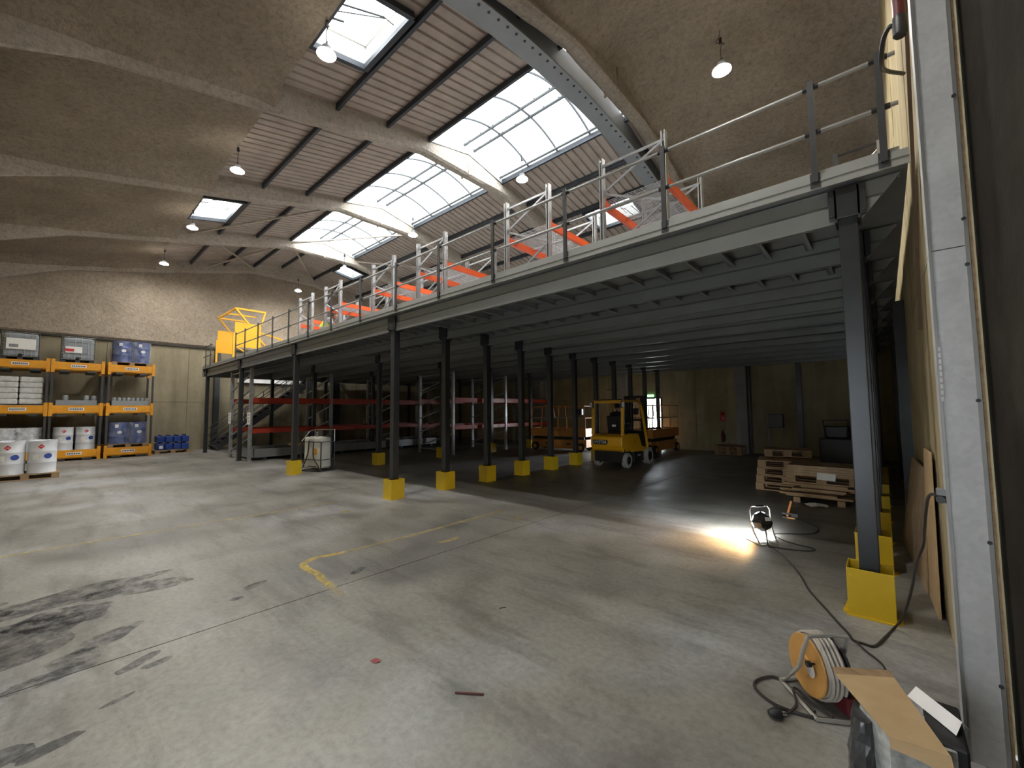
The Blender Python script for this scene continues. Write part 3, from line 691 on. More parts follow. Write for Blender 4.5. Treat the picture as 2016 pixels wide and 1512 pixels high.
# ---------------------------------------------------------------- yellow pallet gate on the deck
gt = thing('pallet_gate', 'bright yellow swing-over pallet safety gate on the deck', 'safety gate', (-18.35, 0.0, 3.5))
for sx, nm in ((-1.15, 0), (1.15, 1)):
    yl = 0.60 if nm == 0 else 0.80
    MB().box(sx-0.01, sx+0.01, 0.02, yl, 0.50, 1.40).build('panel', GATEY, gt)
    fb = MB()
    for y in (0.0, yl+0.02): fb.bar((sx, y, 0), (sx, y, 1.0 if y == 0 else 1.42), 0.06)
    fb.bar((sx, 0, 0.03), (sx, yl, 0.03), 0.07).bar((sx, 0, 0.98), (sx, yl, 0.98), 0.03)
    fb.build('side_frame', GATEY, gt)
    MB().bar((sx, 0.03, 1.90), (sx, 1.0, 1.90), 0.06).bar((sx, 0.03, 1.90), (sx, 0.45, 1.38), 0.055).bar((sx, 1.0, 1.93), (sx, 0.86, 1.40), 0.055).build('swing_arm', GATEY, gt)
    MB().bar((sx, yl+0.02, 1.10), (sx, 1.58, 0.94), 0.055).bar((sx, 1.58, 0.96), (sx, 1.58, 0.0), 0.055).bar((sx, yl+0.02, 0.85), (sx, 1.1, 0.55), 0.05).build('rear_guard', GATEY, gt)
MB().bar((-1.15, 0.03, 1.90), (1.15, 0.03, 1.90), 0.06).build('cross_bar', GATEY, gt)
MB().bar((0, 0.03, 1.90), (0, 1.0, 1.90), 0.05).build('swing_arm', GATEY, gt)

# ---------------------------------------------------------------- racks under the mezzanine
def big_rack(name, lb, xf, xb, frames, zt, beams, placard=False):
    t = thing(name, lb, 'rack', (xf, frames[0], 0), 0, 'red-beamed racks under the mezzanine')
    dx = xb-xf; ys = [f-frames[0] for f in frames]
    um = MB().box(-0.045, 0.045, -0.05, -0.04, 0, zt).box(-0.045, -0.037, -0.05, 0.05, 0, zt).box(0.037, 0.045, -0.05, 0.05, 0, zt).box(-0.07, 0.07, -0.07, 0.07, 0, 0.008).mesh('upright', RACKG)
    for y in ys:
        for x in (0, dx):
            o = bpy.data.objects.new('upright', um); COL.objects.link(o); o.parent = t; o.location = (x, y, 0)
        mb = MB(); n = 5; zz = [0.25+(zt-0.4)*i/n for i in range(n+1)]
        for i in range(n):
            a, b = (0, dx) if i % 2 == 0 else (dx, 0)
            mb.bar((dx, y, zz[i]), (0, y, zz[i+1]), 0.03, 0.045) if i % 2 == 0 else mb.bar((dx, y, zz[i]), (0, y, zz[i+1]), 0.03, 0.045)
        mb.bar((0, y, 0.15), (dx, y, 0.15), 0.03, 0.045).bar((0, y, zt-0.06), (dx, y, zt-0.06), 0.03, 0.045)
        mb.build('brace', RACKG, t)
    for ya, yb in zip(ys, ys[1:]):
        for z, h in beams:
            for x in (0.0, dx):
                MB().box(x-0.025, x+0.025, ya+0.05, yb-0.05, z-h/2, z+h/2).box(x-0.05, x+0.055, ya+0.045, ya+0.055, z-h/2-0.04, z+h/2+0.02).box(x-0.05, x+0.055, yb-0.055, yb-0.045, z-h/2-0.04, z+h/2+0.02).build('beam', REDB, t)
    if placard:
        for x in (0.0, dx):
            pl_ = MB().box(x-0.14, x+0.18, -0.062, -0.052, 1.22, 1.62).build('load_placard', PAPER, t)
            MB().box(x-0.06, x+0.08, -0.066, -0.062, 1.52, 1.56).box(x-0.06, x+0.05, -0.066, -0.062, 1.42, 1.45).box(x-0.06, x+0.08, -0.066, -0.062, 1.32, 1.35).build('printed_lines', MGREY, pl_)
    return t
big_rack('pallet_rack', 'long red-beamed pallet rack beside the staircase under the mezzanine', -15.5, -17.65, [0.12, 2.8, 5.5, 8.2], 3.08, [(2.03, 0.17), (1.0, 0.14)], True)
big_rack('pallet_rack', 'red-beamed pallet rack left of the orange scissor lift', -11.75, -13.8, [5.65, 8.5, 11.35], 3.08, [(2.03, 0.17), (1.0, 0.14)])
TR = [((-16.55, 1.45), 2.3, 'long grey steel spill tray on the floor at the near end of the rack'), ((-16.55, 4.15), 2.3, 'long grey steel spill tray in the second rack bay'), ((-16.55, 6.85), 2.2, 'long grey steel spill tray in the third rack bay')]
for (cx, cy), L, lb in TR:
    t = thing('spill_tray', lb, 'tray', (cx, cy, 0), 0, 'grey spill trays in the rack'); h = 0.38; hx = 0.85
    MB().box(-hx, hx, -L/2, L/2, 0.10, 0.12).box(-hx, -hx+0.02, -L/2, L/2, 0.12, h).box(hx-0.02, hx, -L/2, L/2, 0.12, h).box(-hx, hx, -L/2, -L/2+0.02, 0.12, h).box(-hx, hx, L/2-0.02, L/2, 0.12, h).build('basin', DECKU, t)
    for sy in (-0.8, 0.8): MB().box(-hx, hx, sy-0.05, sy+0.05, 0, 0.10).build('foot', DGREY, t)
tag(MB().box(-0.3, 0.3, -0.22, 0.22, 0, 0.05).box(-0.28, 0.28, -0.2, 0.2, 0.05, 0.10).build('cardboard_sheet', CARD, loc=(-16.3, 1.9, 0.385)), 'flat brown cardboard lying on the near grey tray', 'cardboard')

# ---------------------------------------------------------------- staircase by the end wall
st = thing('staircase', 'dark steel staircase with handrails climbing along the end wall', 'staircase', (-21.85, 0.45, 0))
rise, run, n = 3.42, 4.3, 18
for sx in (-0.5, 0.5):
    MB().bar((sx, 0.05, 0.08), (sx, run, rise-0.05), 0.04, 0.24).build('stringer', DGREY, st)
    hb = MB(); k = rise/run
    for dz in (0.95, 0.62, 0.32): hb.cyl((sx, -0.1, dz-0.1*k), (sx, run+0.05, rise+dz), 0.018, n=6)
    hb.build('handrail', DGREY, st)
    for j in range(5):
        y = 0.1+j*(run-0.2)/4; MB().cyl((sx, y, y*k), (sx, y, y*k+0.95), 0.02, n=6).build('baluster', DGREY, st)
tm = MB().box(-0.48, 0.48, -0.11, 0.11, -0.035, 0.0).mesh('tread', DGREY)
for j in range(n-1):
    o = bpy.data.objects.new('tread', tm); COL.objects.link(o); o.parent = st; o.location = (0, (j+0.6)*run/n, (j+1)*rise/n)
MB().box(-0.6, 0.96, run+0.02, run+1.5, rise, rise+0.08).build('landing', DECKU, st)
MB().box(-0.58, -0.50, run+1.3, run+1.4, 0, rise).box(-0.58, -0.50, run+0.05, run+0.15, 0, rise).build('landing_leg', DGREY, st)
tag(MB().box(XL+0.02, XL+0.22, 1.6, 4.9, 3.08, 3.40).box(XL+0.02, XL+0.24, 1.6, 4.9, 3.05, 3.08).build('cable_tray', WHITE), 'pale cable duct on the end wall above the staircase', 'cable duct')
for yy, lb in ((0.75, 'dark steel wall post behind the foot of the staircase'), (6.4, 'dark steel wall post behind the top of the staircase')):
    tag(MB().box(XL+0.02, XL+0.06, yy-0.1, yy+0.1, 0, 4.5).box(XL+0.06, XL+0.24, yy-0.012, yy+0.012, 0, 4.5).box(XL+0.24, XL+0.28, yy-0.1, yy+0.1, 0, 4.5).build('wall_post', DGREY), lb, 'post')

# ---------------------------------------------------------------- hanging lamps
LAMPS = [((-6.25, -1.62, 7.33), 'round hanging lamp in front of the nearest square skylight'), ((-10.95, -1.62, 7.30), 'round hanging lamp at the spray edge, second in its row'), ((-15.65, -1.6, 7.37), 'round hanging lamp just below the farther square skylight'),
         ((-20.4, -1.6, 7.40), 'round hanging lamp at the spray edge, nearest the end wall'), ((-1.6, 2.9, 7.23), 'round hanging lamp under the brown sprayed roof above the railing'), ((-6.25, 3.22, 7.30), 'round hanging lamp below the nearest ridge skylight bay'),
         ((-10.95, 3.28, 7.30), 'round hanging lamp below the middle ridge skylight bay'), ((-15.65, 3.3, 7.32), 'round hanging lamp below the farthest ridge skylight bay'), ((-20.4, 3.35, 7.39), 'round hanging lamp above the yellow safety gate'), ((-1.6, -2.7, 7.20), 'round hanging lamp above the foreground floor')]
L0 = None
for (p, lb) in LAMPS:
    if L0 is None:
        L0 = thing('hanging_lamp', lb, 'lamp', p, 0, 'hanging high-bay lamps')
        MB().lathe([(0.02, 0.15), (0.065, 0.14), (0.072, 0.055)], 24).build('housing', MGREY, L0, True)
        MB().lathe([(0.073, 0.065), (0.115, 0.042), (0.142, 0.018), (0.147, 0.0), (0.130, -0.006)], 24).build('bowl', BOWL, L0, True)
        MB().lathe([(0.129, -0.005), (0.115, -0.012), (0.02, -0.014)], 24).build('diffuser', LENS, L0, True)
        MB().tube([(-0.02, 0, 0.16), (-0.02, 0, 0.22), (0.02, 0, 0.22), (0.02, 0, 0.16)], 0.007, 6).build('hook', DGREY, L0)
        MB().tube(smoothpath([(0, 0, 0.21), (0.0, 0, 0.42), (0.05, 0.01, 0.46), (0.02, 0.03, 0.50), (-0.07, 0.0, 0.54), (-0.02, 0, 0.62), (0, 0, 0.72)]), 0.006, 5).build('cord', CABLE, L0)
        MB().box(-0.02, 0.02, -0.02, 0.02, 0.48, 0.58).build('connector', BLACK, L0)
    else: dup(L0, p, 0, lb)

# ================================================================ FORKLIFT
fk = thing('forklift', 'yellow counterbalance forklift with grey tyres under the mezzanine', 'forklift', (-5.68, 7.0, 0))
HW = 0.49
MB().prism([(-0.92, 0.52), (-0.96, 0.62), (-0.95, 0.86), (-0.80, 0.93), (-0.30, 0.93), (-0.30, 0.45), (-0.85, 0.45)], -HW, HW, 'x').build('counterweight', FORKY, fk, bevel=0.03)
MB().prism([(-0.32, 0.42), (-0.32, 0.92), (0.10, 0.92), (0.30, 0.55), (0.62, 0.50), (0.62, 0.38)], -HW+0.01, HW-0.01, 'x').build('side_panel', FORKY, fk, bevel=0.02)
MB().box(-0.42, 0.42, -0.86, 0.75, 0.16, 0.47).box(-0.47, 0.47, -0.2, 0.42, 0.12, 0.40).build('chassis', BLACK, fk, bevel=0.01)
MB().box(-0.49, -0.30, -0.85, -0.78, 0.46, 0.52).box(0.30, 0.49, -0.85, -0.78, 0.46, 0.52).build('rear_bumper', BLACK, fk)
og = thing('overhead_guard', None, None); og.parent = fk
for s in (-1, 1):
    MB().bar((s*0.46, -0.86, 0.90), (s*0.455, -0.80, 1.84), 0.075, 0.07).build('rear_post', FORKY, og, bevel=0.008)
    MB().tube([(s*0.455, 0.72, 0.42), (s*0.455, 0.66, 0.75), (s*0.455, 0.42, 1.55), (s*0.455, 0.30, 1.78), (s*0.455, 0.12, 1.85)], 0.042, 8).build('front_post', FORKY, og, True)
    MB().bar((s*0.455, -0.80, 1.85), (s*0.455, 0.14, 1.86), 0.07, 0.06).build('roof_rail', FORKY, og)
MB().bar((-0.45, -0.80, 1.83), (0.45, -0.80, 1.83), 0.06, 0.08).build('roof_crossbar', FORKY, og)
MB().bar((-0.45, 0.14, 1.86), (0.45, 0.14, 1.86), 0.06, 0.06).build('roof_crossbar', FORKY, og)
for k in range(6): MB().bar((-0.42, -0.66+k*0.13, 1.875), (0.42, -0.66+k*0.13, 1.875), 0.035, 0.02).build('roof_slat', BLACK, og)
MB().box(-0.40, 0.40, -0.84, -0.70, 1.88, 1.905).build('roof_lip', BLACK, og)
for s in (-1, 1):
    MB().box(s*0.50-0.035, s*0.50+0.035, -0.885, -0.86, 1.68, 1.82).build('tail_lamp', PAPER, og); MB().box(s*0.46-0.03, s*0.46+0.03, -0.862, -0.84, 1.66, 1.85).build('lamp_bracket', BLACK, og)
wt = MB().lathe([(0.10, -0.075), (0.185, -0.085), (0.215, -0.06), (0.215, 0.06), (0.185, 0.085), (0.10, 0.075)], 28, axis='x').mesh('wheel', TYREG, True)
wh = MB().lathe([(0.02, -0.08), (0.118, -0.082), (0.118, 0.082), (0.02, 0.08)], 20, axis='x').mesh('hub', BLACK, True)
for (x, y, sc_) in ((0.44, -0.62, 0.95), (-0.44, -0.62, 0.95), (0.47, 0.66, 1.12), (-0.47, 0.66, 1.12)):
    o = bpy.data.objects.new('wheel', wt); COL.objects.link(o); o.parent = fk; o.location = (x, y, 0.215*sc_); o.scale = (sc_, sc_, sc_)
    h = bpy.data.objects.new('hub', wh); COL.objects.link(h); h.parent = o
MB().tube([(0.0, 0.66-0.30*math.cos(q*PI/8), 0.24+0.30*math.sin(q*PI/8)) for q in range(9)], 0.02, 6).xf(Matrix.Translation((0.40, 0, 0))).build('mudguard', BLACK, fk)
MB().box(-0.24, 0.24, -0.42, 0.06, 0.92, 1.00).prism([(-0.42, 1.0), (-0.50, 1.42), (-0.42, 1.44), (-0.32, 1.0)], -0.23, 0.23, 'x').build('seat', BLACK, fk, bevel=0.02)
MB().add([(-0.07, -0.452, 1.12), (0.06, -0.452, 1.12), (0.06, -0.463, 1.18), (-0.07, -0.463, 1.18)], [(0, 1, 2, 3)]).build('seat_label', PAPER, fk)
MB().tube([(0.16*math.cos(q*PI/10), 0.42+0.11*math.sin(q*PI/10), 1.14+0.10*math.sin(q*PI/10)) for q in range(20)], 0.014, 6, True).build('steering_wheel', BLACK, fk)
MB().bar((0, 0.62, 0.6), (0, 0.42, 1.14), 0.06).box(-0.40, 0.40, 0.52, 0.66, 0.5, 0.98).build('dashboard', BLACK, fk)
mast = MB()
for s in (-1, 1): mast.box(s*0.30-0.05, s*0.30+0.05, 0.86, 0.98, 0.08, 2.02).box(s*0.22-0.03, s*0.22+0.03, 0.88, 0.97, 0.08, 2.02)
for z in (0.5, 1.25, 1.97): mast.box(-0.34, 0.34, 0.88, 0.95, z, z+0.07)
mast.build('mast', BLACK, fk)
for s in (-1, 1): MB().box(s*0.25-0.05, s*0.25+0.05, 1.0, 1.04, 0.06, 0.55).box(s*0.25-0.05, s*0.25+0.05, 1.04, 2.0, 0.06, 0.10).build('fork', DGREY, fk)
MB().box(-0.45, 0.45, 0.98, 1.02, 0.20, 0.26).box(-0.45, 0.45, 0.98, 1.02, 0.46, 0.52).build('fork_carriage', BLACK, fk)
bd = MB().prism([(-0.40, 0.66), (-0.41, 0.72), (-0.40, 0.765), (0.05, 0.765), (0.06, 0.72), (0.03, 0.645), (0.0, 0.64), (-0.37, 0.64)], -0.974, -0.958, 'y').build('badge', BLACK, fk)
text('HYSTER', 0.115, WHITE, bd, (-0.175, -0.976, 0.703), (PI/2, 0, 0), 'lettering', 0.002, 1.02)
text('HYSTER', 0.05, WHITE, fk, (0.478, 0.1, 0.30), (PI/2, 0, PI/2), 'lettering', 0.002)
text('F', 0.11, SEAM, fk, (0.486, -0.15, 0.70), (PI/2, 0, PI/2), 'marking', 0.002)
MB().box(-0.2, 0.0, -0.955, -0.93, 0.925, 0.935).build('latch', BLACK, fk)

# ================================================================ PEOPLE
def skinned(name, m, verts, edges, radii, parent=None, sub=2, root=0):
    me = bpy.data.meshes.new(name); me.from_pydata(verts, edges, []); o = bpy.data.objects.new(name, me); COL.objects.link(o)
    if parent: o.parent = parent
    sk = o.modifiers.new('skin', 'SKIN'); sv = me.skin_vertices[0] if me.skin_vertices else None
    if sv is None:
        bpy.context.view_layer.update(); sv = me.skin_vertices[0]
    for i, r in enumerate(radii):
        sv.data[i].radius = (r, r) if isinstance(r, (int, float)) else r
        sv.data[i].use_root = (i == root)
    ss = o.modifiers.new('sub', 'SUBSURF'); ss.levels = sub; ss.render_levels = sub
    me.materials.append(m)
    for p in me.polygons: p.use_smooth = True
    sk.use_smooth_shade = True
    return o
def hand(parent, m, base, d, side, curl=0.5):
    # palm and five fingers, rooted at the wrist
    base = Vector(base); d = Vector(d).normalized(); s_ = Vector(side).normalized(); n_ = d.cross(s_)
    V = [base, base+d*0.045, base+d*0.085]; E_ = [(0, 1), (1, 2)]; R_ = [0.024, (0.034), 0.032]
    for k, off in enumerate((-0.028, -0.009, 0.010, 0.028)):
        L = (0.032, 0.038, 0.036, 0.028)[k]; p1 = base+d*0.085+s_*off; p2 = p1+d*L*(1-curl*0.4)+n_*L*curl*0.5; p3 = p2+d*L*(0.8-curl)+n_*L*curl
        i = len(V); V += [p1, p2, p3]; E_ += [(2, i), (i, i+1), (i+1, i+2)]; R_ += [0.010, 0.009, 0.008]
    i = len(V); V += [base+d*0.035-s_*0.038, base+d*0.062-s_*0.055+n_*0.012, base+d*0.085-s_*0.055+n_*0.022]; E_ += [(0, i), (i, i+1), (i+1, i+2)]; R_ += [0.012, 0.010, 0.009]
    return skinned('hand', m, [tuple(v) for v in V], E_, R_, parent, 1)
def head(parent, c, yaw_=0.0, hat=None):
    mb = MB(); n, k = 16, 12; vs = []
    for j in range(k+1):
        t = PI*j/k
        for i in range(n):
            q = 2*PI*i/n; x = 0.074*math.sin(t)*math.cos(q); y = 0.092*math.sin(t)*math.sin(q); z = 0.112*math.cos(t)
            if z < -0.03: x *= 0.86; y = y*0.86+0.012
            vs.append((x, y, z))
    mb.add(vs, [(j*n+i, j*n+(i+1) % n, (j+1)*n+(i+1) % n, (j+1)*n+i) for j in range(k) for i in range(n)])
    mb.add([(-0.014, 0.088, -0.03), (0.014, 0.088, -0.03), (0, 0.118, -0.026), (0, 0.090, 0.02)], [(0, 1, 2), (0, 2, 3), (1, 3, 2)])
    for s in (-1, 1): mb.lathe([(0.004, -0.022), (0.014, -0.012), (0.015, 0.012), (0.004, 0.024)], 8, (s*0.077, -0.005, -0.005))
    h = mb.build('head', SKIN, parent, True); h.location = c; h.rotation_euler = (0, 0, yaw_)
    ey = MB()
    for s in (-1, 1): ey.lathe([(0.001, -0.008), (0.010, 0.0), (0.001, 0.008)], 8, (s*0.03, 0.082, 0.012))
    ey.box(-0.022, 0.022, 0.082, 0.088, -0.064, -0.056).build('face_marks', HAIR, h)
    hb = MB(); vs = []
    for j in range(8):
        t = PI*0.56*j/7
        for i in range(n):
            q = 2*PI*i/n; back = 1.0 if math.sin(q) < 0.35 else 0.72
            tt = t*back; vs.append((0.082*math.sin(tt)*math.cos(q), 0.099*math.sin(tt)*math.sin(q)-0.006, 0.118*math.cos(tt)+0.002))
    hb.add(vs, [(j*n+i, j*n+(i+1) % n, (j+1)*n+(i+1) % n, (j+1)*n+i) for j in range(7) for i in range(n)])
    hb.build('hair', HAIR, h, True); return h
# driver, seated, seen from behind
dv = thing('person', 'person in a black jacket driving the yellow forklift, seen from behind', 'person', (-5.72, 6.82, 0.0))
V = [(0,0,1.02),(0,-0.03,1.18),(0,-0.02,1.36),(0,0.0,1.50),(0,0.01,1.57),
     (0.17,0.0,1.47),(0.23,0.14,1.27),(0.13,0.34,1.20),(-0.17,0.0,1.47),(-0.23,0.14,1.27),(-0.13,0.34,1.20),
     (0.09,0.05,1.03),(0.12,0.42,1.04),(0.12,0.50,0.66),(-0.09,0.05,1.03),(-0.12,0.42,1.04),(-0.12,0.50,0.66)]
Ed = [(0,1),(1,2),(2,3),(3,4),(3,5),(5,6),(6,7),(3,8),(8,9),(9,10),(0,11),(11,12),(12,13),(0,14),(14,15),(15,16)]
Rd = [(0.15,0.12),(0.15,0.11),(0.17,0.12),(0.11,0.09),0.055,0.075,0.052,0.038,0.075,0.052,0.038,0.085,0.07,0.05,0.085,0.07,0.05]
bo = skinned('body', CLOTHK, V, Ed, Rd, dv)
head(dv, (0, 0.03, 1.68))
hand(dv, SKIN, (0.13, 0.35, 1.20), (-0.2, 0.9, 0.1), (1, 0.2, 0)); hand(dv, SKIN, (-0.13, 0.35, 1.20), (0.2, 0.9, 0.1), (-1, 0.2, 0))
for s in (-1, 1): MB().prism([(0.42, 0.50), (0.42, 0.60), (0.52, 0.62), (0.68, 0.56), (0.68, 0.50)], s*0.12-0.045, s*0.12+0.045, 'x').build('shoe', BLACK, dv, bevel=0.01)
# worker crouching on the deck
wk = thing('person', 'crouching worker in grey clothes and yellow hi-vis vest between the deck racks', 'person', (-11.36, 0.60, 3.5), -0.45)
V = [(0,0,0.30),(0,0.05,0.45),(0,0.14,0.60),(0,0.22,0.68),(0,0.27,0.72),
     (0.17,0.20,0.64),(0.22,0.32,0.44),(0.14,0.46,0.32),(-0.17,0.20,0.64),(-0.22,0.32,0.44),(-0.14,0.46,0.32),
     (0.10,0.02,0.28),(0.15,0.34,0.36),(0.13,0.16,0.07),(0.13,0.28,0.04),(-0.10,0.02,0.28),(-0.15,0.34,0.36),(-0.13,0.16,0.07),(-0.13,0.28,0.04)]
Ed = [(0,1),(1,2),(2,3),(3,4),(3,5),(5,6),(6,7),(3,8),(8,9),(9,10),(0,11),(11,12),(12,13),(13,14),(0,15),(15,16),(16,17),(17,18)]
Rd = [(0.14,0.12),(0.14,0.11),(0.155,0.11),(0.10,0.08),0.05,0.07,0.05,0.036,0.07,0.05,0.036,0.085,0.07,0.05,0.04,0.085,0.07,0.05,0.04]
skinned('body', CLOTHG, V, Ed, Rd, wk)
skinned('vest', HIVIS, [(0,0.02,0.38),(0,0.08,0.50),(0,0.16,0.64)], [(0,1),(1,2)], [(0.155,0.128),(0.158,0.125),(0.165,0.122)], wk)
head(wk, (0, 0.33, 0.80)); hand(wk, SKIN, (0.14, 0.46, 0.32), (0, 0.6, -0.6), (1, 0, 0)); hand(wk, SKIN, (-0.14, 0.46, 0.32), (0, 0.6, -0.6), (-1, 0, 0))
for s in (-1, 1): MB().prism([(0.08, 0.0), (0.08, 0.08), (0.2, 0.09), (0.36, 0.05), (0.36, 0.0)], s*0.13-0.045, s*0.13+0.045, 'x').build('shoe', BLACK, wk, bevel=0.01)

# ================================================================ SCISSOR LIFTS
def scissor(loc, rz, lb, brand=None):
    t = thing('scissor_lift', lb, 'scissor lift', loc, rz, 'orange scissor lifts'); L, W = 1.22, 0.42
    MB().box(-L, L, -W+0.06, W-0.06, 0.16, 0.46).prism([(-L+0.35, 0.12), (-L+0.45, 0.46), (L-0.45, 0.46), (L-0.35, 0.12)], -W, W, 'y').build('chassis', LIFTO, t, bevel=0.015)
    wm = MB().lathe([(0.05, -0.06), (0.15, -0.07), (0.165, -0.05), (0.165, 0.05), (0.15, 0.07), (0.05, 0.06)], 20, axis='y').mesh('wheel', TYRE, True)
    hm = MB().lathe([(0.02, -0.075), (0.085, -0.072), (0.085, 0.072), (0.02, 0.075)], 14, axis='y').mesh('hub', LIFTO, True)
    for x in (-L+0.2, L-0.2):
        for y in (-W+0.02, W-0.02):
            o = bpy.data.objects.new('wheel', wm); COL.objects.link(o); o.parent = t; o.location = (x, y, 0.165)
            h = bpy.data.objects.new('hub', hm); COL.objects.link(h); h.parent = o
    for y in (-W+0.12, W-0.12):
        for k in range(4):
            z = 0.49+k*0.018; MB().bar((-L+0.1, y, z), (L-0.1, y, z+(0.04 if k % 2 else -0.01)), 0.03, 0.045).build('scissor_arm', DGREY, t)
    MB().box(-L, L, -W, W, 0.58, 0.63).build('platform', DGREY, t)
    MB().box(-L, L, -W-0.015, -W, 0.58, 0.90).box(-L, L, W, W+0.015, 0.58, 0.90).box(-L-0.015, -L, -W, W, 0.58, 0.90).box(L, L+0.015, -W, W, 0.58, 0.90).build('side_panel', LIFTO, t)
    for x in (-L, -L*0.35, L*0.35, L):
        for y in (-W, W):
            MB().tube([(x, y, 0.88), (x, y, 1.30), (x+(0.05 if x < 0 else -0.05), y, 1.40), (x+(0.05 if x < 0 else -0.05), y, 1.76)], 0.018, 6).build('post', LIFTO, t)
    for z in (1.30, 1.76):
        for y in (-W, W): MB().cyl((-L, y, z), (L, y, z), 0.018, n=6).build('guard_rail', RAILG if z < 1.5 else LIFTO, t)
        for x in (-L+0.05, L-0.05): MB().cyl((x, -W, z), (x, W, z), 0.018, n=6).build('guard_rail', LIFTO, t)
    for x in (-L*0.15, L*0.62):
        MB().bar((x-0.10, -W, 1.30), (x, -W, 1.75), 0.025).bar((x+0.10, -W, 1.30), (x, -W, 1.75), 0.025).build('gate_bar', LIFTO, t)
    MB().box(L-0.35, L-0.15, -W+0.03, -W+0.18, 1.42, 1.66).build('control_box', BLACK, t, bevel=0.01)
    for x in (-0.45, 0.5): MB().box(x-0.09, x+0.09, -W-0.004, -W+0.02, 0.27, 0.33).build('pocket', BLACK, t)
    if brand: text(brand, 0.095, SEAM, t, (0.12, -W-0.017, 0.82), (PI/2, 0, 0), 'lettering', 0.002, 1.1)
    return t
scissor((-9.65, 9.6, 0), 0.12, 'orange scissor lift parked broadside left of the forklift', 'HAULOTTE')
scissor((-6.40, 11.1, 0), -PI/2, 'orange scissor lift in front of the bright exit door')
# ================================================================ TANK TROLLEY
tt = thing('tank_trolley', 'cream plastic tank in a black wheeled wire frame', 'tank trolley', (-11.62, 0.68, 0), 0.35)
MB().box(-0.31, 0.31, -0.19, 0.19, 0.08, 0.93).build('tank', CREAM, tt, bevel=0.05)
fb = MB()
for x in (-0.36, 0.36):
    for y in (-0.23, 0.23): fb.bar((x, y, 0.0), (x, y, 0.80), 0.022)
for z in (0.015, 0.32, 0.80):
    for y in (-0.23, 0.23): fb.bar((-0.36, y, z), (0.36, y, z), 0.02)
    for x in (-0.36, 0.36): fb.bar((x, -0.23, z), (x, 0.23, z), 0.02)
fb.build('frame', BLACK, tt)
MB().tube(smoothpath([(-0.05, -0.26, 0.84), (-0.08, -0.26, 0.5), (-0.22, -0.25, 0.2), (-0.28, -0.24, 0.1)]), 0.014, 6).tube(smoothpath([(0.12, -0.26, 0.82), (0.12, -0.26, 0.4), (0.26, -0.24, 0.18), (0.34, -0.24, 0.05)]), 0.014, 6).build('hose', BLACK, tt)
MB().tube([(-0.36, 0.23, 0.80), (-0.36, 0.23, 1.12), (0.36, 0.23, 1.12), (0.36, 0.23, 0.80)], 0.014, 6).tube([(-0.36, -0.23, 0.80), (-0.30, 0.0, 1.08), (-0.34, 0.23, 1.12)], 0.012, 6).build('handle', TUBEG, tt)
MB().lathe([(0.03, 0), (0.03, 0.05), (0.018, 0.07)], 12, (0.02, -0.05, 0.93)).tube([(0.02, -0.05, 0.98), (0.02, -0.05, 1.05), (0.08, -0.10, 1.03)], 0.02, 8).build('tap', RAILG, tt, True)
MB().box(0.02, 0.18, -0.196, -0.190, 0.46, 0.62).build('label', AMBER, tt); MB().box(-0.14, 0.16, -0.196, -0.188, 0.13, 0.15).build('slot', BLACK, tt)
MB().lathe([(0.02, -0.02), (0.06, -0.02), (0.06, 0.02), (0.02, 0.02)], 14, (-0.36, 0.20, 0.06), 'x').lathe([(0.02, -0.02), (0.06, -0.02), (0.06, 0.02), (0.02, 0.02)], 14, (0.36, 0.20, 0.06), 'x').build('wheel', TYRE, tt, True)

# ================================================================ SPILL PALLET STACKS WITH DRUMS
YC = [-5.04, -3.70, -2.30]; XC = -21.65; HD, HWY = 0.66, 0.615
ZL = [0.0, 1.55, 3.06]; TH = 0.40
def spill(loc, posts, lb):
    t = thing('spill_pallet', lb, 'spill pallet', loc, 0, 'stacked orange spill pallets')
    MB().box(-HD, HD, -HWY, HWY, 0.09, 0.11).box(HD-0.02, HD, -HWY, HWY, 0.08, TH-0.03).box(-HD, -HD+0.02, -HWY, HWY, 0.08, TH-0.03).box(-HD, HD, -HWY, -HWY+0.02, 0.08, TH-0.03).box(-HD, HD, HWY-0.02, HWY, 0.08, TH-0.03).build('tray', PALLY, t)
    MB().box(-HD+0.02, HD-0.02, -HWY+0.02, HWY-0.02, 0.335, 0.35).build('grating', DGREY, t)
    for y in (-0.33, 0.33): MB().box(-HD, HD+0.012, y-0.12, y+0.12, 0.02, 0.08).build('fork_pocket', DGREY, t)
    for x in (-HD+0.03, HD-0.03):
        for y in (-HWY-0.0, HWY+0.0):
            MB().box(x-0.045, x+0.045, y-0.045, y+0.045, 0.0, TH+0.06).build('corner_socket', PALLY, t)
            if posts: MB().box(x-0.03, x+0.03, y-0.03, y+0.03, TH+0.06, posts).build('post', DGREY, t)
    lbp = MB().box(HD, HD+0.006, -0.19, 0.19, 0.19, 0.29).build('name_plate', PAPER, t)
    sm = MB(); random.seed(int(abs(loc[1]*100+loc[2]*7)))
    for k in range(8): sm.box(HD+0.006, HD+0.009, -0.165+k*0.042, -0.165+k*0.042+0.028, 0.215, 0.265)
    sm.build('blurred_print', SEAM, lbp)
    return t
STN = ['stack at the edge of view', 'middle stack', 'stack nearest the blue jerrycans']; LVN = ['bottom', 'middle', 'top']
for yi, yc in enumerate(YC):
    for zi, z in enumerate(ZL): spill((XC, yc, z), (1.548, 1.508, 0)[zi], 'orange spill pallet at the %s of the %s' % (LVN[zi], STN[yi]))
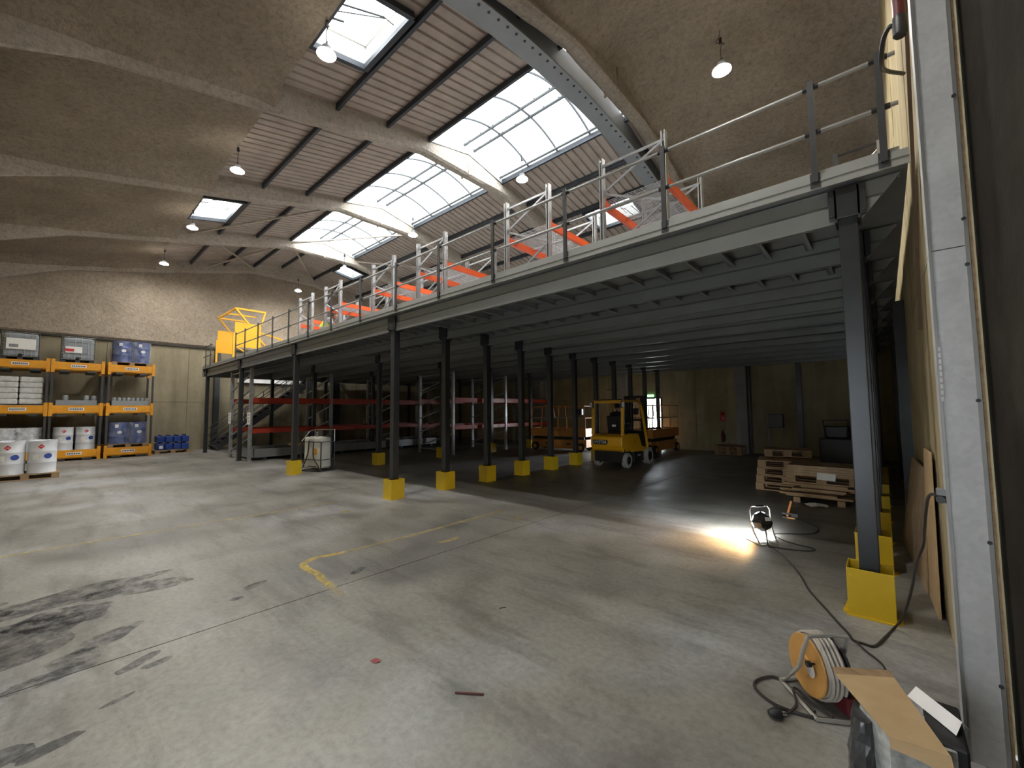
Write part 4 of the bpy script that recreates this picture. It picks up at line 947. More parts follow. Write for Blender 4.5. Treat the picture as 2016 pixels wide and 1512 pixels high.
# drums
def drum_mesh(m, r=0.255, h=0.80):
    pr = [(r*0.96, 0.0), (r, 0.0), (r, 0.02), (r*0.975, 0.035), (r*0.975, h*0.30), (r*1.0, h*0.32), (r*1.0, h*0.345), (r*0.975, h*0.365), (r*0.975, h*0.64), (r*1.0, h*0.66), (r*1.0, h*0.685), (r*0.975, h*0.705), (r*0.975, h-0.035), (r, h-0.02), (r, h), (r*0.965, h), (r*0.96, h-0.02), (0.01, h-0.018)]
    return MB().lathe(pr, 28).mesh('drum', m, True)
DW = drum_mesh(WDRUM); DB = drum_mesh(BLUED)
BUNG = MB().lathe([(0.03, 0), (0.03, 0.02), (0.024, 0.028)], 12, (0.13, 0.1, 0.78)).mesh('bung', RAILG, True)
def patch(r, a0, a1, z0, z1, m, nm, par, n=6):
    mb = MB(); vs = []
    for i in range(n+1):
        a = a0+(a1-a0)*i/n; vs += [(r*math.cos(a), r*math.sin(a), z0), (r*math.cos(a), r*math.sin(a), z1)]
    mb.add(vs, [(2*i, 2*i+2, 2*i+3, 2*i+1) for i in range(n)]); return mb.build(nm, m, par)
def diamond(r, a, z, s, m, par, shape=4):
    mb = MB(); N = 4 if shape == 4 else 20; vs = []
    for k in range(N):
        t = 2*PI*k/N; vs.append((r*math.cos(a+s*math.cos(t)/r), r*math.sin(a+s*math.cos(t)/r), z+s*math.sin(t)*(1 if shape == 4 else 0.85)))
    mb.add(vs, [tuple(range(N))]); return mb.build('label', m, par)
def drum(me, loc, lb, group, face=0.0, labels=True, white=True):
    o = bpy.data.objects.new('drum', me); COL.objects.link(o); o.location = loc; tag(o, lb, 'drum', group)
    b = bpy.data.objects.new('bung', BUNG); COL.objects.link(b); b.parent = o
    if labels:
        if white:
            diamond(0.2535, face+0.05, 0.66, 0.06, REDL, o); p = patch(0.2525, face-0.55, face-0.1, 0.33, 0.46, PAPER, 'paper_label', o)
            diamond(0.2555, face+0.55, 0.42, 0.075, BLUEL, o, 20)
        else:
            patch(0.2525, face-0.45, face-0.05, 0.60, 0.72, PAPER, 'paper_label', o); diamond(0.2545, face+0.1, 0.43, 0.07, PAPER, o, 20)
    return o
def wpallet(loc, rz, lb, Lx=1.2, Ly=0.8, group=None):
    t = thing('pallet', lb, 'pallet', loc, rz, group)
    for k in range(5):
        y = -Ly/2+0.05+k*(Ly-0.1)/4; MB().box(-Lx/2, Lx/2, y-0.055, y+0.055, 0.122, 0.144).build('deck_board', WOODP, t)
    for y in (-Ly/2+0.05, 0, Ly/2-0.05): MB().box(-Lx/2, Lx/2, y-0.05, y+0.05, 0, 0.022).build('bottom_board', WOODP, t)
    for x in (-Lx/2+0.07, 0, Lx/2-0.07):
        MB().box(x-0.07, x+0.07, -Ly/2, Ly/2, 0.10, 0.122).build('stringer_board', WOODP, t)
        for y in (-Ly/2+0.05, 0, Ly/2-0.05): MB().box(x-0.07, x+0.07, y-0.05, y+0.05, 0.022, 0.10).build('block', WOODP, t)
    return t
wpallet((-16.15, -4.68, 0), PI/2, 'wooden pallet carrying white drums in front of the orange stacks', 1.16, 1.0)
PLB = ['red-diamond white drum on the floor pallet, front, at the edge of view', 'red-diamond white drum on the floor pallet, front, toward the racks', 'white steel drum at the back of the floor pallet at the edge of view', 'white steel drum at the back of the floor pallet toward the racks']
for (dx, dy), lb in zip([(0.25, -0.27), (0.25, 0.27), (-0.27, -0.27), (-0.27, 0.27)], PLB): drum(DW, (-16.15+dx, -4.68+dy, 0.146), lb, 'white drums on the floor pallet', -0.15)
def fourdrums(yc, z, me, lb, group, labels=True, white=True):
    for (dx, dy), w_ in zip([(0.30, -0.275), (0.30, 0.275), (-0.28, -0.275), (-0.28, 0.275)], ['front, viewer side', 'front, jerrycan side', 'rear, viewer side', 'rear, jerrycan side']):
        o = drum(me, (XC+dx, yc+dy, z), lb+', '+w_, group, 0.0, labels and dx > 0, white)
z1 = ZL[0]+0.352; z3 = ZL[2]+0.352
fourdrums(YC[1], z1, DW, 'white drum in the bottom middle orange pallet', 'white drums in the middle stack')
wpallet((XC, YC[2], z3), PI/2, 'wooden pallet under the blue drums on top of the orange stack', 1.1, 1.1)
fourdrums(YC[2], z3+0.146, DB, 'blue drum atop the orange stack', 'blue drums on the top pallet', True, False)
wpallet((XC, YC[2], z1), PI/2, 'wooden pallet under the blue drums at the bottom of the orange stack', 1.1, 1.1)
fourdrums(YC[2], z1+0.146, DB, 'blue drum in the bottom orange pallet', 'blue drums on the bottom pallet', True, False)
fourdrums(YC[0], z1, DW, 'white wrapped drum in the bottom pallet at the edge of view', 'white drums in the outer stack', False)
def hull(loc, h, m, lb, hx=0.575, hy=0.56):
    mb = MB(); vs = []; r = 0.25; pts = []
    for cx, cy, a0 in ((hx-r, hy-r, 0), (-hx+r, hy-r, PI/2), (-hx+r, -hy+r, PI), (hx-r, -hy+r, 1.5*PI)):
        for k in range(6): a = a0+PI/2*k/5; pts.append((cx+r*math.cos(a), cy+r*math.sin(a)))
    nz = 8
    for j in range(nz+1):
        for i, p in enumerate(pts):
            q = 1+0.012*noise.noise(Vector((p[0]*4, p[1]*4, j*0.9))); vs.append((p[0]*q, p[1]*q, h*j/nz))
    n_ = len(pts); mb.add(vs, [(j*n_+i, j*n_+(i+1) % n_, (j+1)*n_+(i+1) % n_, (j+1)*n_+i) for j in range(nz) for i in range(n_)])
    o = mb.build('stretch_film', m, None, True); o.location = loc; return tag(o, lb, 'stretch film')
hull((XC, YC[2], z3+0.148), 0.79, FILMB, 'glossy clear film wrapped round the topmost blue drums')
hull((XC, YC[2], z1+0.148), 0.79, FILMB, 'glossy clear film wrapped round the bottom blue drums')
hull((XC, YC[0], z1+0.02), 0.80, FILMW, 'milky film wrapped round the bottom white drums')
# wrapped sacks on the middle level
ws = thing('wrapped_load', 'white film-wrapped load of stacked sacks on the middle pallet', 'wrapped load', (XC, YC[0], ZL[1]+0.352))
MB().box(-0.55, 0.55, -0.53, 0.53, 0, 0.03).box(-0.5, 0.5, -0.5, -0.3, 0.03, 0.05).build('base_board', MGREY, ws)
for k in range(5):
    for s in (-1, 1): MB().box(-0.54, 0.54, s*0.27-0.26, s*0.27+0.26, 0.05+k*0.185, 0.05+k*0.185+0.182).build('sack', CLOTHW, ws, bevel=0.04)
# small cans in grey trays
CANM = MB().lathe([(0.055, 0), (0.06, 0.004), (0.06, 0.15), (0.056, 0.156), (0.05, 0.15)], 14).mesh('can', MGREY, True)
LIDM = MB().lathe([(0.05, 0.148), (0.045, 0.162), (0.01, 0.165)], 14).mesh('lid', RAILG, True)
for yi, nm, ys_ in ((1, 'middle stack', [-0.28, 0.23, 0.42]), (2, 'stack nearest the blue jerrycans', [-0.44, -0.31, -0.18, -0.05, 0.08, 0.21, 0.34, 0.46])):
    z = ZL[1]+0.352
    t = thing('can_tray', 'shallow grey tray of cans on the middle pallet of the %s' % nm, 'tray', (XC+0.12, YC[yi], z))
    MB().box(-0.45, 0.45, -0.53, 0.53, 0, 0.02).box(0.43, 0.45, -0.53, 0.53, 0.02, 0.20).box(-0.45, -0.43, -0.53, 0.53, 0.02, 0.20).box(-0.45, 0.45, -0.53, -0.51, 0.02, 0.20).box(-0.45, 0.45, 0.51, 0.53, 0.02, 0.20).build('basin', MGREY, t)
    MB().box(-0.43, 0.43, -0.51, 0.51, 0.14, 0.155).build('rack_plate', DGREY, t)
    for k, y in enumerate(ys_):
        o = bpy.data.objects.new('can', CANM); COL.objects.link(o); o.location = (XC+0.12+0.30, YC[yi]+y, z+0.156); tag(o, '%s grey can along the tray on the %s' % (ORD[k], nm), 'can', 'grey cans in the trays of the %s' % nm)
        l_ = bpy.data.objects.new('lid', LIDM); COL.objects.link(l_); l_.parent = o
        if yi == 1: o.scale = (1.25, 1.25, 1.35)
# IBC tanks
def ibc(loc, lb, red):
    t = thing('liquid_container', lb, 'container', loc, 0, 'caged liquid containers')
    hx, hy = 0.50, 0.37 if False else 0.41
    MB().box(-hx+0.03, hx-0.03, -hy+0.03, hy-0.03, 0.13, 0.90).build('tank', IBCG, t, bevel=0.06)
    MB().lathe([(0.09, 0), (0.09, 0.035), (0.07, 0.04)], 16, (0, 0, 0.90)).build('filler_cap', BLACK, t, True)
    cg = MB()
    for z in (0.14, 0.34, 0.54, 0.74, 0.92):
        cg.tube([(hx, -hy, z), (hx, hy, z), (-hx, hy, z), (-hx, -hy, z)], 0.010, 5, True)
    for k in range(6):
        y = -hy+2*hy*k/5; cg.cyl((hx, y, 0.12), (hx, y, 0.93), 0.009, n=5).cyl((-hx, y, 0.12), (-hx, y, 0.93), 0.009, n=5)
        x = -hx+2*hx*k/5; cg.cyl((x, -hy, 0.12), (x, -hy, 0.93), 0.009, n=5).cyl((x, hy, 0.12), (x, hy, 0.93), 0.009, n=5)
    cg.build('cage', RAILG, t)
    MB().box(-hx, hx, -hy, -hy+0.12, 0, 0.12).box(-hx, hx, hy-0.12, hy, 0, 0.12).box(-hx, hx, -0.06, 0.06, 0, 0.12).box(-hx, hx, -hy, hy, 0.10, 0.13).build('base_pallet', DGREY, t)
    pl_ = MB().box(hx+0.010, hx+0.016, -hy+0.10, hy-0.08 if not red else 0.1, 0.36 if red else 0.36, 0.72 if not red else 0.58).build('placard', PAPER, t)
    if red: MB().box(hx+0.016, hx+0.019, -hy+0.10, -0.10, 0.40, 0.50).build('red_print', REDL, pl_)
    else: MB().box(hx+0.016, hx+0.018, -hy+0.16, -0.05, 0.42, 0.52).build('grey_print', MGREY, pl_)
    MB().lathe([(0.03, -0.02), (0.05, 0), (0.05, 0.06), (0.03, 0.07)], 12, (hx-0.03, 0, 0.17), 'x').bar((hx+0.03, 0, 0.17), (hx+0.03, 0.08, 0.20), 0.02).build('valve', BLACK, t, True)
    return t
ibc((XC+0.1, -5.06, z3), 'caged grey liquid container with a large white placard atop the stack', False)
ibc((XC+0.1, -3.74, z3), 'caged grey liquid container with red and white labels atop the stack', True)
# blue jerrycans
wpallet((-21.85, -0.90, 0), PI/2, 'small wooden pallet under the blue jerrycans by the end wall', 1.15, 0.8)
def jerry(loc, lb):
    t = thing('jerrycan', lb, 'jerrycan', loc, 0, 'blue plastic jerrycans')
    MB().box(-0.17, 0.17, -0.12, 0.12, 0, 0.25).build('body', BLUEC, t, bevel=0.03)
    MB().tube([(-0.12, 0, 0.24), (-0.10, 0, 0.295), (0.04, 0, 0.295), (0.06, 0, 0.24)], 0.014, 6).build('handle', BLUEC, t, True); MB().lathe([(0.03, 0.24), (0.03, 0.285), (0.02, 0.29)], 10, (0.12, 0, 0)).build('cap', BLACK, t, True)
for zi in range(2):
    for xi in range(2):
        for k in range(4):
            jerry((-21.68-xi*0.36, -1.29+k*0.262, 0.146+zi*0.296), 'blue jerrycan, %s %s row, %s from the orange stack' % (('lower', 'upper')[zi], ('front', 'rear')[xi], ORD[k]))
tag(MB().box(0, 0.004, -0.06, 0.06, 0, 0.12).build('paper_sheet', PAPER, loc=(-21.502, -1.28, 0.20)), 'white delivery note stuck on a lower blue jerrycan', 'paper')

# ================================================================ RIGHT FOREGROUND
gp = thing('galvanised_post', 'tall galvanised steel door post with raised edges in the foreground', 'post', (0.35, -1.5, 0))
MB().box(0, 0.13, 0, 0.16, 0, 2.36).build('lower_section', GALV, gp)
MB().box(0, 0.13, 0, 0.16, 2.365, 7.6).build('upper_section', GALV, gp)
MB().box(-0.003, 0.008, -0.006, 0.006, 0, 7.6).build('edge_lip', RAILG, gp); MB().box(0.119, 0.134, -0.006, 0.006, 0, 7.6).build('edge_lip', RAILG, gp)
MB().box(0.136, 0.146, 0.0, 0.03, 0, 7.6).build('seal_strip', WOODB, gp)
bl = MB().lathe([(0.009, -0.012), (0.009, -0.004), (0.006, -0.002)], 6, (0, 0, 0), 'y').mesh('bolt', DGREY)
for z in (0.37, 0.99, 1.63, 2.27, 2.49, 3.1, 3.7):
    o = bpy.data.objects.new('bolt', bl); COL.objects.link(o); o.parent = gp; o.location = (0.121, 0, z)
for k in range(9): MB().box(0.004, 0.013, -0.008, -0.006, 1.63+k*0.03, 1.65+k*0.03).build('reflective_mark', PAPER, gp)
rp = thing('red_pipe', 'dark red pipe with black end cap beside the galvanised post', 'pipe', (0.332, -1.0, 3.85))
MB().cyl((0, 0, 0.10), (0, 0, 3.95), 0.030, n=16).build('pipe', REDP, rp, True)
MB().lathe([(0.026, 0.0), (0.036, 0.012), (0.036, 0.12), (0.031, 0.13)], 16).build('end_cap', BLACK, rp, True)
MB().tube(smoothpath([(-0.03, 0.0, 0.09), (-0.05, 0.02, 0.10), (-0.075, 0.1, 0.09), (-0.085, 0.3, 0.08), (-0.06, 0.6, 0.2), (0.05, 0.9, 0.3)]), 0.014, 8).build('hose', BLACK, rp, True)
bw = thing('leaning_batten', 'brown wooden batten leaning by the deck end', 'batten', (0.385, -0.3, 0)); MB().bar((0.0, 0.4, 2.2), (0.0, -0.35, 4.35), 0.02, 0.05).build('batten', mat('dark_timber', (0.09, 0.055, 0.032), 0.8), bw)
# plywood leaning on the wall
tag(MB().add([(0.23, 2.7, 0), (0.345, 0.72, 0), (0.385, 0.72, 1.06), (0.37, 2.9, 0.98), (0.245, 2.7, 0), (0.36, 0.72, 0), (0.40, 0.72, 1.06), (0.385, 2.9, 0.98)], [(0,1,2,3),(7,6,5,4),(0,4,5,1),(1,5,6,2),(2,6,7,3),(3,7,4,0)]).build('plywood_sheet', PLY), 'large plywood sheet leaning against the pale wall behind the guards', 'plywood')
tag(MB().add([(0.355, 0.70, 0), (0.375, 0.20, 0), (0.385, 0.20, 1.25), (0.378, 0.70, 1.25), (0.37, 0.70, 0), (0.39, 0.20, 0), (0.40, 0.20, 1.25), (0.393, 0.70, 1.25)], [(0,1,2,3),(7,6,5,4),(0,4,5,1),(1,5,6,2),(2,6,7,3),(3,7,4,0)]).build('chipboard_sheet', CARD), 'narrow pale chipboard offcut standing against the wall near the post', 'chipboard')
# power cable and plug
cb = thing('power_cable', 'dark power cable running from the post socket to the work lamp', 'cable', (0.34, -1.4, 1.15))
pts = [(0.335, -1.40, 1.15), (0.325, -1.2, 1.14), (0.305, -1.0, 1.08), (0.29, -0.8, 0.86), (0.285, -0.7, 0.75), (0.25, -0.6, 0.60), (0.23, -0.5, 0.44), (0.20, -0.4, 0.27), (0.165, -0.3, 0.12), (0.12, -0.22, 0.012), (0.07, -0.42, 0.010), (0.02, -0.60, 0.010), (-0.04, -0.61, 0.010), (-0.09, -0.60, 0.010), (-0.12, -0.52, 0.010), (-0.19, -0.37, 0.010), (-0.30, -0.12, 0.010), (-0.42, 0.15, 0.010), (-0.51, 0.44, 0.010), (-0.63, 0.76, 0.010), (-0.83, 1.19, 0.010), (-0.93, 1.30, 0.012)]
o0 = Vector((0.34, -1.4, 1.15)); MB().tube([p-o0 for p in smoothpath(pts, 5)], 0.008, 6).build('cord', CABLE, cb, True)
MB().cyl((0.0, 0.03, 0.0), (-0.01, -0.04, 0.0), 0.024, 0.018, 10).build('plug', BLACK, cb, True)
MB().box(-0.02, 0.03, -0.03, 0.05, 0.02, 0.045).build('socket_lid', MGREY, cb)
tag(MB().tube(smoothpath([(-0.08, -0.60, 0.009), (-0.02, -0.71, 0.009), (0.03, -0.78, 0.009), (0.07, -0.87, 0.009), (0.10, -1.1, 0.009), (0.09, -1.40, 0.009)]), 0.006, 6).build('thin_cable', CABLE, None, True), 'thin dark cable end running toward the cardboard box', 'cable')

# cable reel: disc faces the viewer's left
rl = thing('cable_reel', 'ochre cable reel with pale cable and tubular stand', 'cable reel', (-0.19, -1.46, 0), math.radians(-140))
R_ = 0.150
def ax(pr, nm, m): return MB().lathe(pr, 36, (0, 0, 0.19), 'x').build(nm, m, rl, True)
ax([(0.03, 0.075), (R_, 0.072), (R_+0.004, 0.066), (R_, 0.058), (0.03, 0.058)], 'flange', OCHRE)
ax([(0.03, -0.075), (R_, -0.072), (R_+0.004, -0.066), (R_, -0.058), (0.03, -0.058)], 'flange', BLACK)
ax([(0.02, 0.095), (0.052, 0.092), (0.055, 0.072), (0.02, 0.072)], 'hub_cap', OCHRE)
ax([(0.07, -0.058), (0.07, 0.058)], 'drum_core', BLACK)
for k, (r, xs_) in enumerate([(0.095, (-0.045, -0.03, -0.015, 0.0, 0.015, 0.03, 0.045)), (0.118, (-0.04, -0.022, -0.004, 0.014, 0.032, 0.046)), (0.141, (-0.046, -0.03, -0.012, 0.008, 0.026, 0.042)), (0.158, (-0.03, -0.008, 0.016, 0.036))]):
    for x in xs_:
        MB().tube([(x+0.006*math.sin(3*q*PI/16), (r+0.003*math.sin(5*q*PI/16))*math.cos(q*PI/16), 0.19+r*math.sin(q*PI/16)) for q in range(32)], 0.0085, 6, True).build('cable_turn', CABLEW, rl, True)
MB().tube([(0.10, 0, 0.19), (0.12, 0.02, 0.19), (0.12, 0.06, 0.30), (0.11, 0.09, 0.385), (-0.02, 0.09, 0.392), (-0.09, 0.09, 0.385), (-0.10, 0.06, 0.30), (-0.10, 0.0, 0.19)], 0.011, 8).build('carry_handle', TUBEG, rl, True)
MB().tube([(0.10, 0, 0.19), (0.115, -0.02, 0.15), (0.13, -0.12, 0.02), (0.13, 0.16, 0.012), (0.0, 0.18, 0.012), (-0.12, 0.16, 0.012), (-0.12, -0.12, 0.02), (-0.10, -0.02, 0.15), (-0.10, 0, 0.19)], 0.011, 8).build('stand', TUBEG, rl, True)
MB().tube([(0.13, -0.15, 0.015), (0.0, -0.17, 0.015), (-0.12, -0.15, 0.015)], 0.011, 8).build('stand_bar', TUBEG, rl, True)
MB().box(-0.15, -0.02, 0.05, 0.17, 0.022, 0.11).build('socket_box', REDP, rl, bevel=0.01)
MB().lathe([(0.006, 0.09), (0.006, 0.11), (0.016, 0.112), (0.016, 0.13)], 10, (0, 0.10, 0.25), 'x').build('crank', BLACK, rl, True)
lbl = MB().lathe([(0.0, 0.0935), (0.035, 0.0935)], 20, (0, 0.07, 0.20), 'x'); lbl.build('label', PAPER, rl)
tag(MB().tube(smoothpath([(-0.20, -1.62, 0.02), (-0.30, -1.50, 0.011), (-0.41, -1.41, 0.011), (-0.49, -1.52, 0.011), (-0.47, -1.61, 0.011), (-0.36, -1.68, 0.011), (-0.21, -1.66, 0.011), (-0.13, -1.61, 0.02), (-0.22, -1.55, 0.03), (-0.31, -1.49, 0.03), (-0.28, -1.63, 0.022), (-0.32, -1.74, 0.012), (-0.345, -1.77, 0.018)], 8), 0.0075, 6).build('mains_lead', CABLE, None, True), 'dark mains lead curled on the floor in front of the reel', 'cable')
pg = thing('mains_plug', 'black mains plug lying on the floor by the reel', 'plug', (-0.345, -1.775, 0.0), 0.6)
MB().lathe([(0.012, -0.04), (0.022, -0.02), (0.026, 0.01), (0.024, 0.02)], 12, (0, 0, 0.028), 'x').build('plug_body', BLACK, pg, True); MB().cyl((0.02, -0.01, 0.028), (0.045, -0.01, 0.028), 0.0035).cyl((0.02, 0.01, 0.028), (0.045, 0.01, 0.028), 0.0035).build('pin', RAILG, pg)

# box with cardboard flap
A, B_, C_, D_ = Vector((-0.085, -1.84)), Vector((0.12, -1.70)), Vector((0.265, -2.16)), Vector((0.10, -2.18))
bx = thing('printed_box', 'pale printed carton with a brown cardboard lid beside the reel', 'box', (0.12, -1.95, 0))
def loc2(p, z): return (p.x-0.12, p.y+1.95, z)
a, b, c, d = (A.lerp(D_, 0.50), B_.lerp(C_, 0.2), Vector((0.285, -2.10)), D_.lerp(C_, 0.0)+Vector((-0.0, 0.02)))
MB().add([loc2(p, z) for z in (0.0, 0.345) for p in (a, b, c, d)], [(0,3,2,1),(4,5,6,7),(0,1,5,4),(1,2,6,5),(2,3,7,6),(3,0,4,7)]).build('carton', mat('printed_grey', (0.42, 0.43, 0.41), 0.6, 0, 0.35, 30), bx)
MB().add([loc2(A, 0.352), loc2(B_, 0.352), loc2(C_, 0.352), loc2(D_, 0.352), loc2(A, 0.357), loc2(B_, 0.357), loc2(C_, 0.357), loc2(D_, 0.357)], [(0,3,2,1),(4,5,6,7),(0,1,5,4),(1,2,6,5),(2,3,7,6),(3,0,4,7)]).build('lid', CARD, bx)
o_ = (C_-D_).normalized(); n_ = Vector((o_.y, -o_.x))
MB().add([loc2(D_, 0.356), loc2(C_, 0.356), loc2(C_+n_*0.02, 0.335), loc2(C_+n_*0.028, 0.298), loc2(D_.lerp(C_, 0.5)+n_*0.02, 0.318), loc2(D_+n_*0.015, 0.325)], [(0, 1, 2, 3, 4, 5)]).build('lid_flap', CARD, bx)
n2 = (A-D_).normalized()
MB().add([loc2(A, 0.355), loc2(B_, 0.355), loc2(B_+n2*0.03, 0.372), loc2(A+n2*0.03, 0.372)], [(0, 1, 2, 3)]).build('lid_flap', WOODP, bx)
fb = thing('foil_bag', 'crumpled dark foil bag propped against the printed carton', 'bag', (0.03, -2.02, 0))
mb = MB(); nz, nn = 9, 18; vs = []
for j in range(nz):
    for i in range(nn):
        q = 2*PI*i/nn; rx = 0.055*(1-0.3*(j/(nz-1))**2); ry = 0.12*(1-0.25*(j/(nz-1))); w_ = 1+0.22*noise.noise(Vector((math.cos(q)*2, math.sin(q)*2, j*0.6)))
        vs.append((rx*math.cos(q)*w_-0.02+0.01*j/nz, ry*math.sin(q)*w_, 0.33*j/(nz-1)))
mb.add(vs, [(j*nn+i, j*nn+(i+1) % nn, (j+1)*nn+(i+1) % nn, (j+1)*nn+i) for j in range(nz-1) for i in range(nn)]+[tuple(range(nn-1, -1, -1)), tuple((nz-1)*nn+i for i in range(nn))])
mb.build('bag', FOIL, fb, False)
tp = thing('folded_paper', 'white folded sheet standing like a tent beside the cardboard lid', 'paper', (0.235, -1.93, 0.358))
MB().add([(-0.075, 0.10, 0), (0.055, -0.08, 0), (0.075, -0.055, 0.045), (-0.045, 0.115, 0.045)], [(0, 1, 2, 3)]).add([(0.075, -0.055, 0.045), (-0.045, 0.115, 0.045), (0.0, 0.125, 0.0), (0.10, -0.01, 0.0)], [(0, 1, 2, 3)]).build('sheet', PAPER, tp)
dc = tag(MB().box(-0.055, 0.055, -0.16, 0.15, 0, 0.355).build('dark_case', BLACK, None, False, 0.008, (0.262, -1.93, 0)), 'dark case under the folded white sheet next to the post', 'case')

# work lamps
def worklamp(loc, rz, lb, warm):
    t = thing('work_lamp', lb, 'work lamp', loc, rz)
    MB().lathe([(0.03, 0.10), (0.075, 0.09), (0.10, 0.05), (0.115, 0.0), (0.115, -0.02)], 8, (0, 0, 0.25), 'y').build('lamp_head', BLACK, t)
    MB().tube([(-0.13, -0.02, 0.25), (-0.13, -0.03, 0.38), (-0.10, -0.035, 0.425), (0.10, -0.035, 0.425), (0.13, -0.03, 0.38), (0.13, -0.02, 0.25)], 0.009, 6).build('handle', TUBEG, t, True)
    MB().cyl((-0.05, -0.035, 0.425), (0.05, -0.035, 0.425), 0.014, n=8).build('grip', BLACK, t, True)
    MB().tube([(-0.13, -0.02, 0.25), (-0.12, 0.02, 0.14), (-0.11, 0.12, 0.012), (-0.11, -0.14, 0.012)], 0.009, 6).tube([(0.13, -0.02, 0.25), (0.12, 0.02, 0.14), (0.11, 0.12, 0.012), (0.11, -0.14, 0.012)], 0.009, 6).tube([(-0.11, 0.12, 0.012), (0.11, 0.12, 0.012)], 0.009, 6).build('stand', TUBEG, t, True)
    MB().box(-0.045, 0.02, 0.09, 0.105, 0.28, 0.32).build('rating_plate', PAPER, t)
    MB().tube(smoothpath([(0.03, 0.1, 0.22), (0.06, 0.16, 0.14), (0.07, 0.20, 0.03), (0.02, 0.22, 0.012)]), 0.008, 6).build('lead', CABLE, t, True)
    return t
# local -y is the direction the head shines; lamp 1 shines away from the viewer
w1 = worklamp((-1.02, 1.42, 0), math.radians(180+46), 'lit work lamp on a tubular stand at the deck shadow edge', False)
MB().lathe([(0.112, -0.022), (0.09, -0.035), (0.01, -0.036)], 16, (0, 0, 0.25), 'y').build('lens', LENSW, w1, True)
sp = bpy.data.lights.new('work_lamp_beam', 'SPOT'); sp.energy = 150; sp.spot_size = math.radians(120); sp.spot_blend = 0.6; sp.shadow_soft_size = 0.06; sp.color = (0.93, 0.98, 1.0)
so = bpy.data.objects.new('work_lamp_beam', sp); COL.objects.link(so); so.parent = w1; so.location = (0, -0.06, 0.25); so.rotation_euler = (math.radians(-48), 0, 0)
ws_ = bpy.data.lights.new('work_lamp_warm', 'SPOT'); ws_.energy = 60; ws_.spot_size = math.radians(140); ws_.spot_blend = 0.7; ws_.shadow_soft_size = 0.05; ws_.color = (1.0, 0.62, 0.28)
wo = bpy.data.objects.new('work_lamp_warm', ws_); COL.objects.link(wo); wo.parent = w1; wo.location = (0.14, -0.03, 0.25); wo.rotation_euler = (math.radians(-15), math.radians(-50), 0)
w2 = thing('work_lamp', 'orange upright hand lamp standing on the floor behind the lit work lamp', 'work lamp', (-0.97, 2.98, 0))
MB().box(-0.08, 0.08, -0.06, 0.06, 0, 0.02).build('base', BLACK, w2); MB().bar((-0.03, 0, 0.02), (0.03, 0, 0.25), 0.045, 0.03).build('light_bar', mat('amber_plastic', (0.62, 0.22, 0.03), 0.4), w2, bevel=0.006)
MB().box(-0.09, 0.02, -0.05, -0.02, 0.05, 0.075).box(0.02, 0.10, -0.02, 0.02, 0.02, 0.07).build('bracket', BLACK, w2); MB().box(-0.02, 0.07, -0.066, -0.06, 0.0, 0.02).build('base_strip', OCHRE, w2)
tag(MB().tube(smoothpath([(-0.92, 2.95, 0.01), (-0.78, 2.85, 0.009), (-0.60, 2.55, 0.009), (-0.62, 2.2, 0.009), (-0.85, 2.0, 0.009), (-0.98, 1.85, 0.009), (-0.80, 1.62, 0.009), (-0.52, 1.5, 0.009), (-0.62, 1.35, 0.009), (-0.90, 1.28, 0.009)], 6), 0.007, 6).build('lamp_cable', CABLE, None, True), 'dark cable looping on the floor between the two work lamps', 'cable')

# ================================================================ TIMBER AND PALLETS UNDER THE DECK
TB = ['lowest at the front edge', 'second up, jutting to the far end', 'lowest behind the front one', 'third up, longest to the far end', 'fourth up at the front', 'fourth up, set back', 'fifth up, short', 'topmost under the pallet', 'lowest at the rear edge', 'upper one at the rear edge']
for k, (y, x0, x1, z) in enumerate([(4.42, -1.22, -0.30, 0.09), (4.36, -1.30, -0.50, 0.125), (4.62, -1.10, -0.16, 0.09), (4.52, -1.32, -0.42, 0.165), (4.38, -1.12, -0.38, 0.205), (4.66, -1.24, -0.22, 0.205), (4.46, -1.0, -0.28, 0.245), (4.40, -1.24, -0.36, 0.285), (4.84, -1.2, -0.2, 0.09), (4.80, -1.2, -0.2, 0.165)]):
    tag(MB().box(x0, x1, -0.09, 0.09, 0, 0.034).build('timber_board', WOODB, None, False, 0.004, (0, y, z)), 'timber board in the loose pile under the pallet, ' + TB[k], 'board', 'loose timber boards under the pallet')
for k, x in enumerate((-1.05, -0.45)): tag(MB().box(-0.05, 0.05, -0.35, 0.35, 0, 0.088).build('timber_bearer', WOODP, None, False, 0, (x, 4.62, 0.0)), 'wooden bearer on the floor under the %s of the loose boards' % ('far end', 'near end')[k], 'bearer')
wpallet((-0.70, 4.72, 0.325), 0, 'wooden pallet with plywood on top of the loose boards', 1.0, 0.8)
for k in range(4):
    tag(MB().box(-0.52+0.01*k, 0.50-0.02*k, -0.42, 0.40-0.03*k, 0, 0.038).build('plywood_sheet', PLY, None, False, 0, (-0.68, 4.70, 0.471+k*0.04)), 'brown plywood sheet, %s from the bottom of the stack on the pallet' % ORD[k], 'plywood', 'plywood stack on the pallet')
tag(MB().add([(-0.75, 4.262, 0.53), (-0.50, 4.264, 0.52), (-0.51, 4.255, 0.405), (-0.755, 4.255, 0.415)], [(0, 1, 2, 3)]).build('paper_note', PAPER), 'white sheet of paper hanging on the pallet edge', 'paper')
mb = MB(); vs = [(0, 0, 0.05)]
for k in range(14): q = 2*PI*k/14; vs.append((0.17*math.cos(q), 0.13*math.sin(q)*(1+0.2*math.sin(3*q)), 0.012+0.012*math.sin(4*q)))
mb.add(vs, [(0, k+1, (k+1) % 14+1) for k in range(14)]); tag(mb.build('crumpled_paper', PAPER, None, False, 0, (-0.78, 4.15, 0.0)), 'pale crumpled sheet on the floor below the timber pile', 'paper')
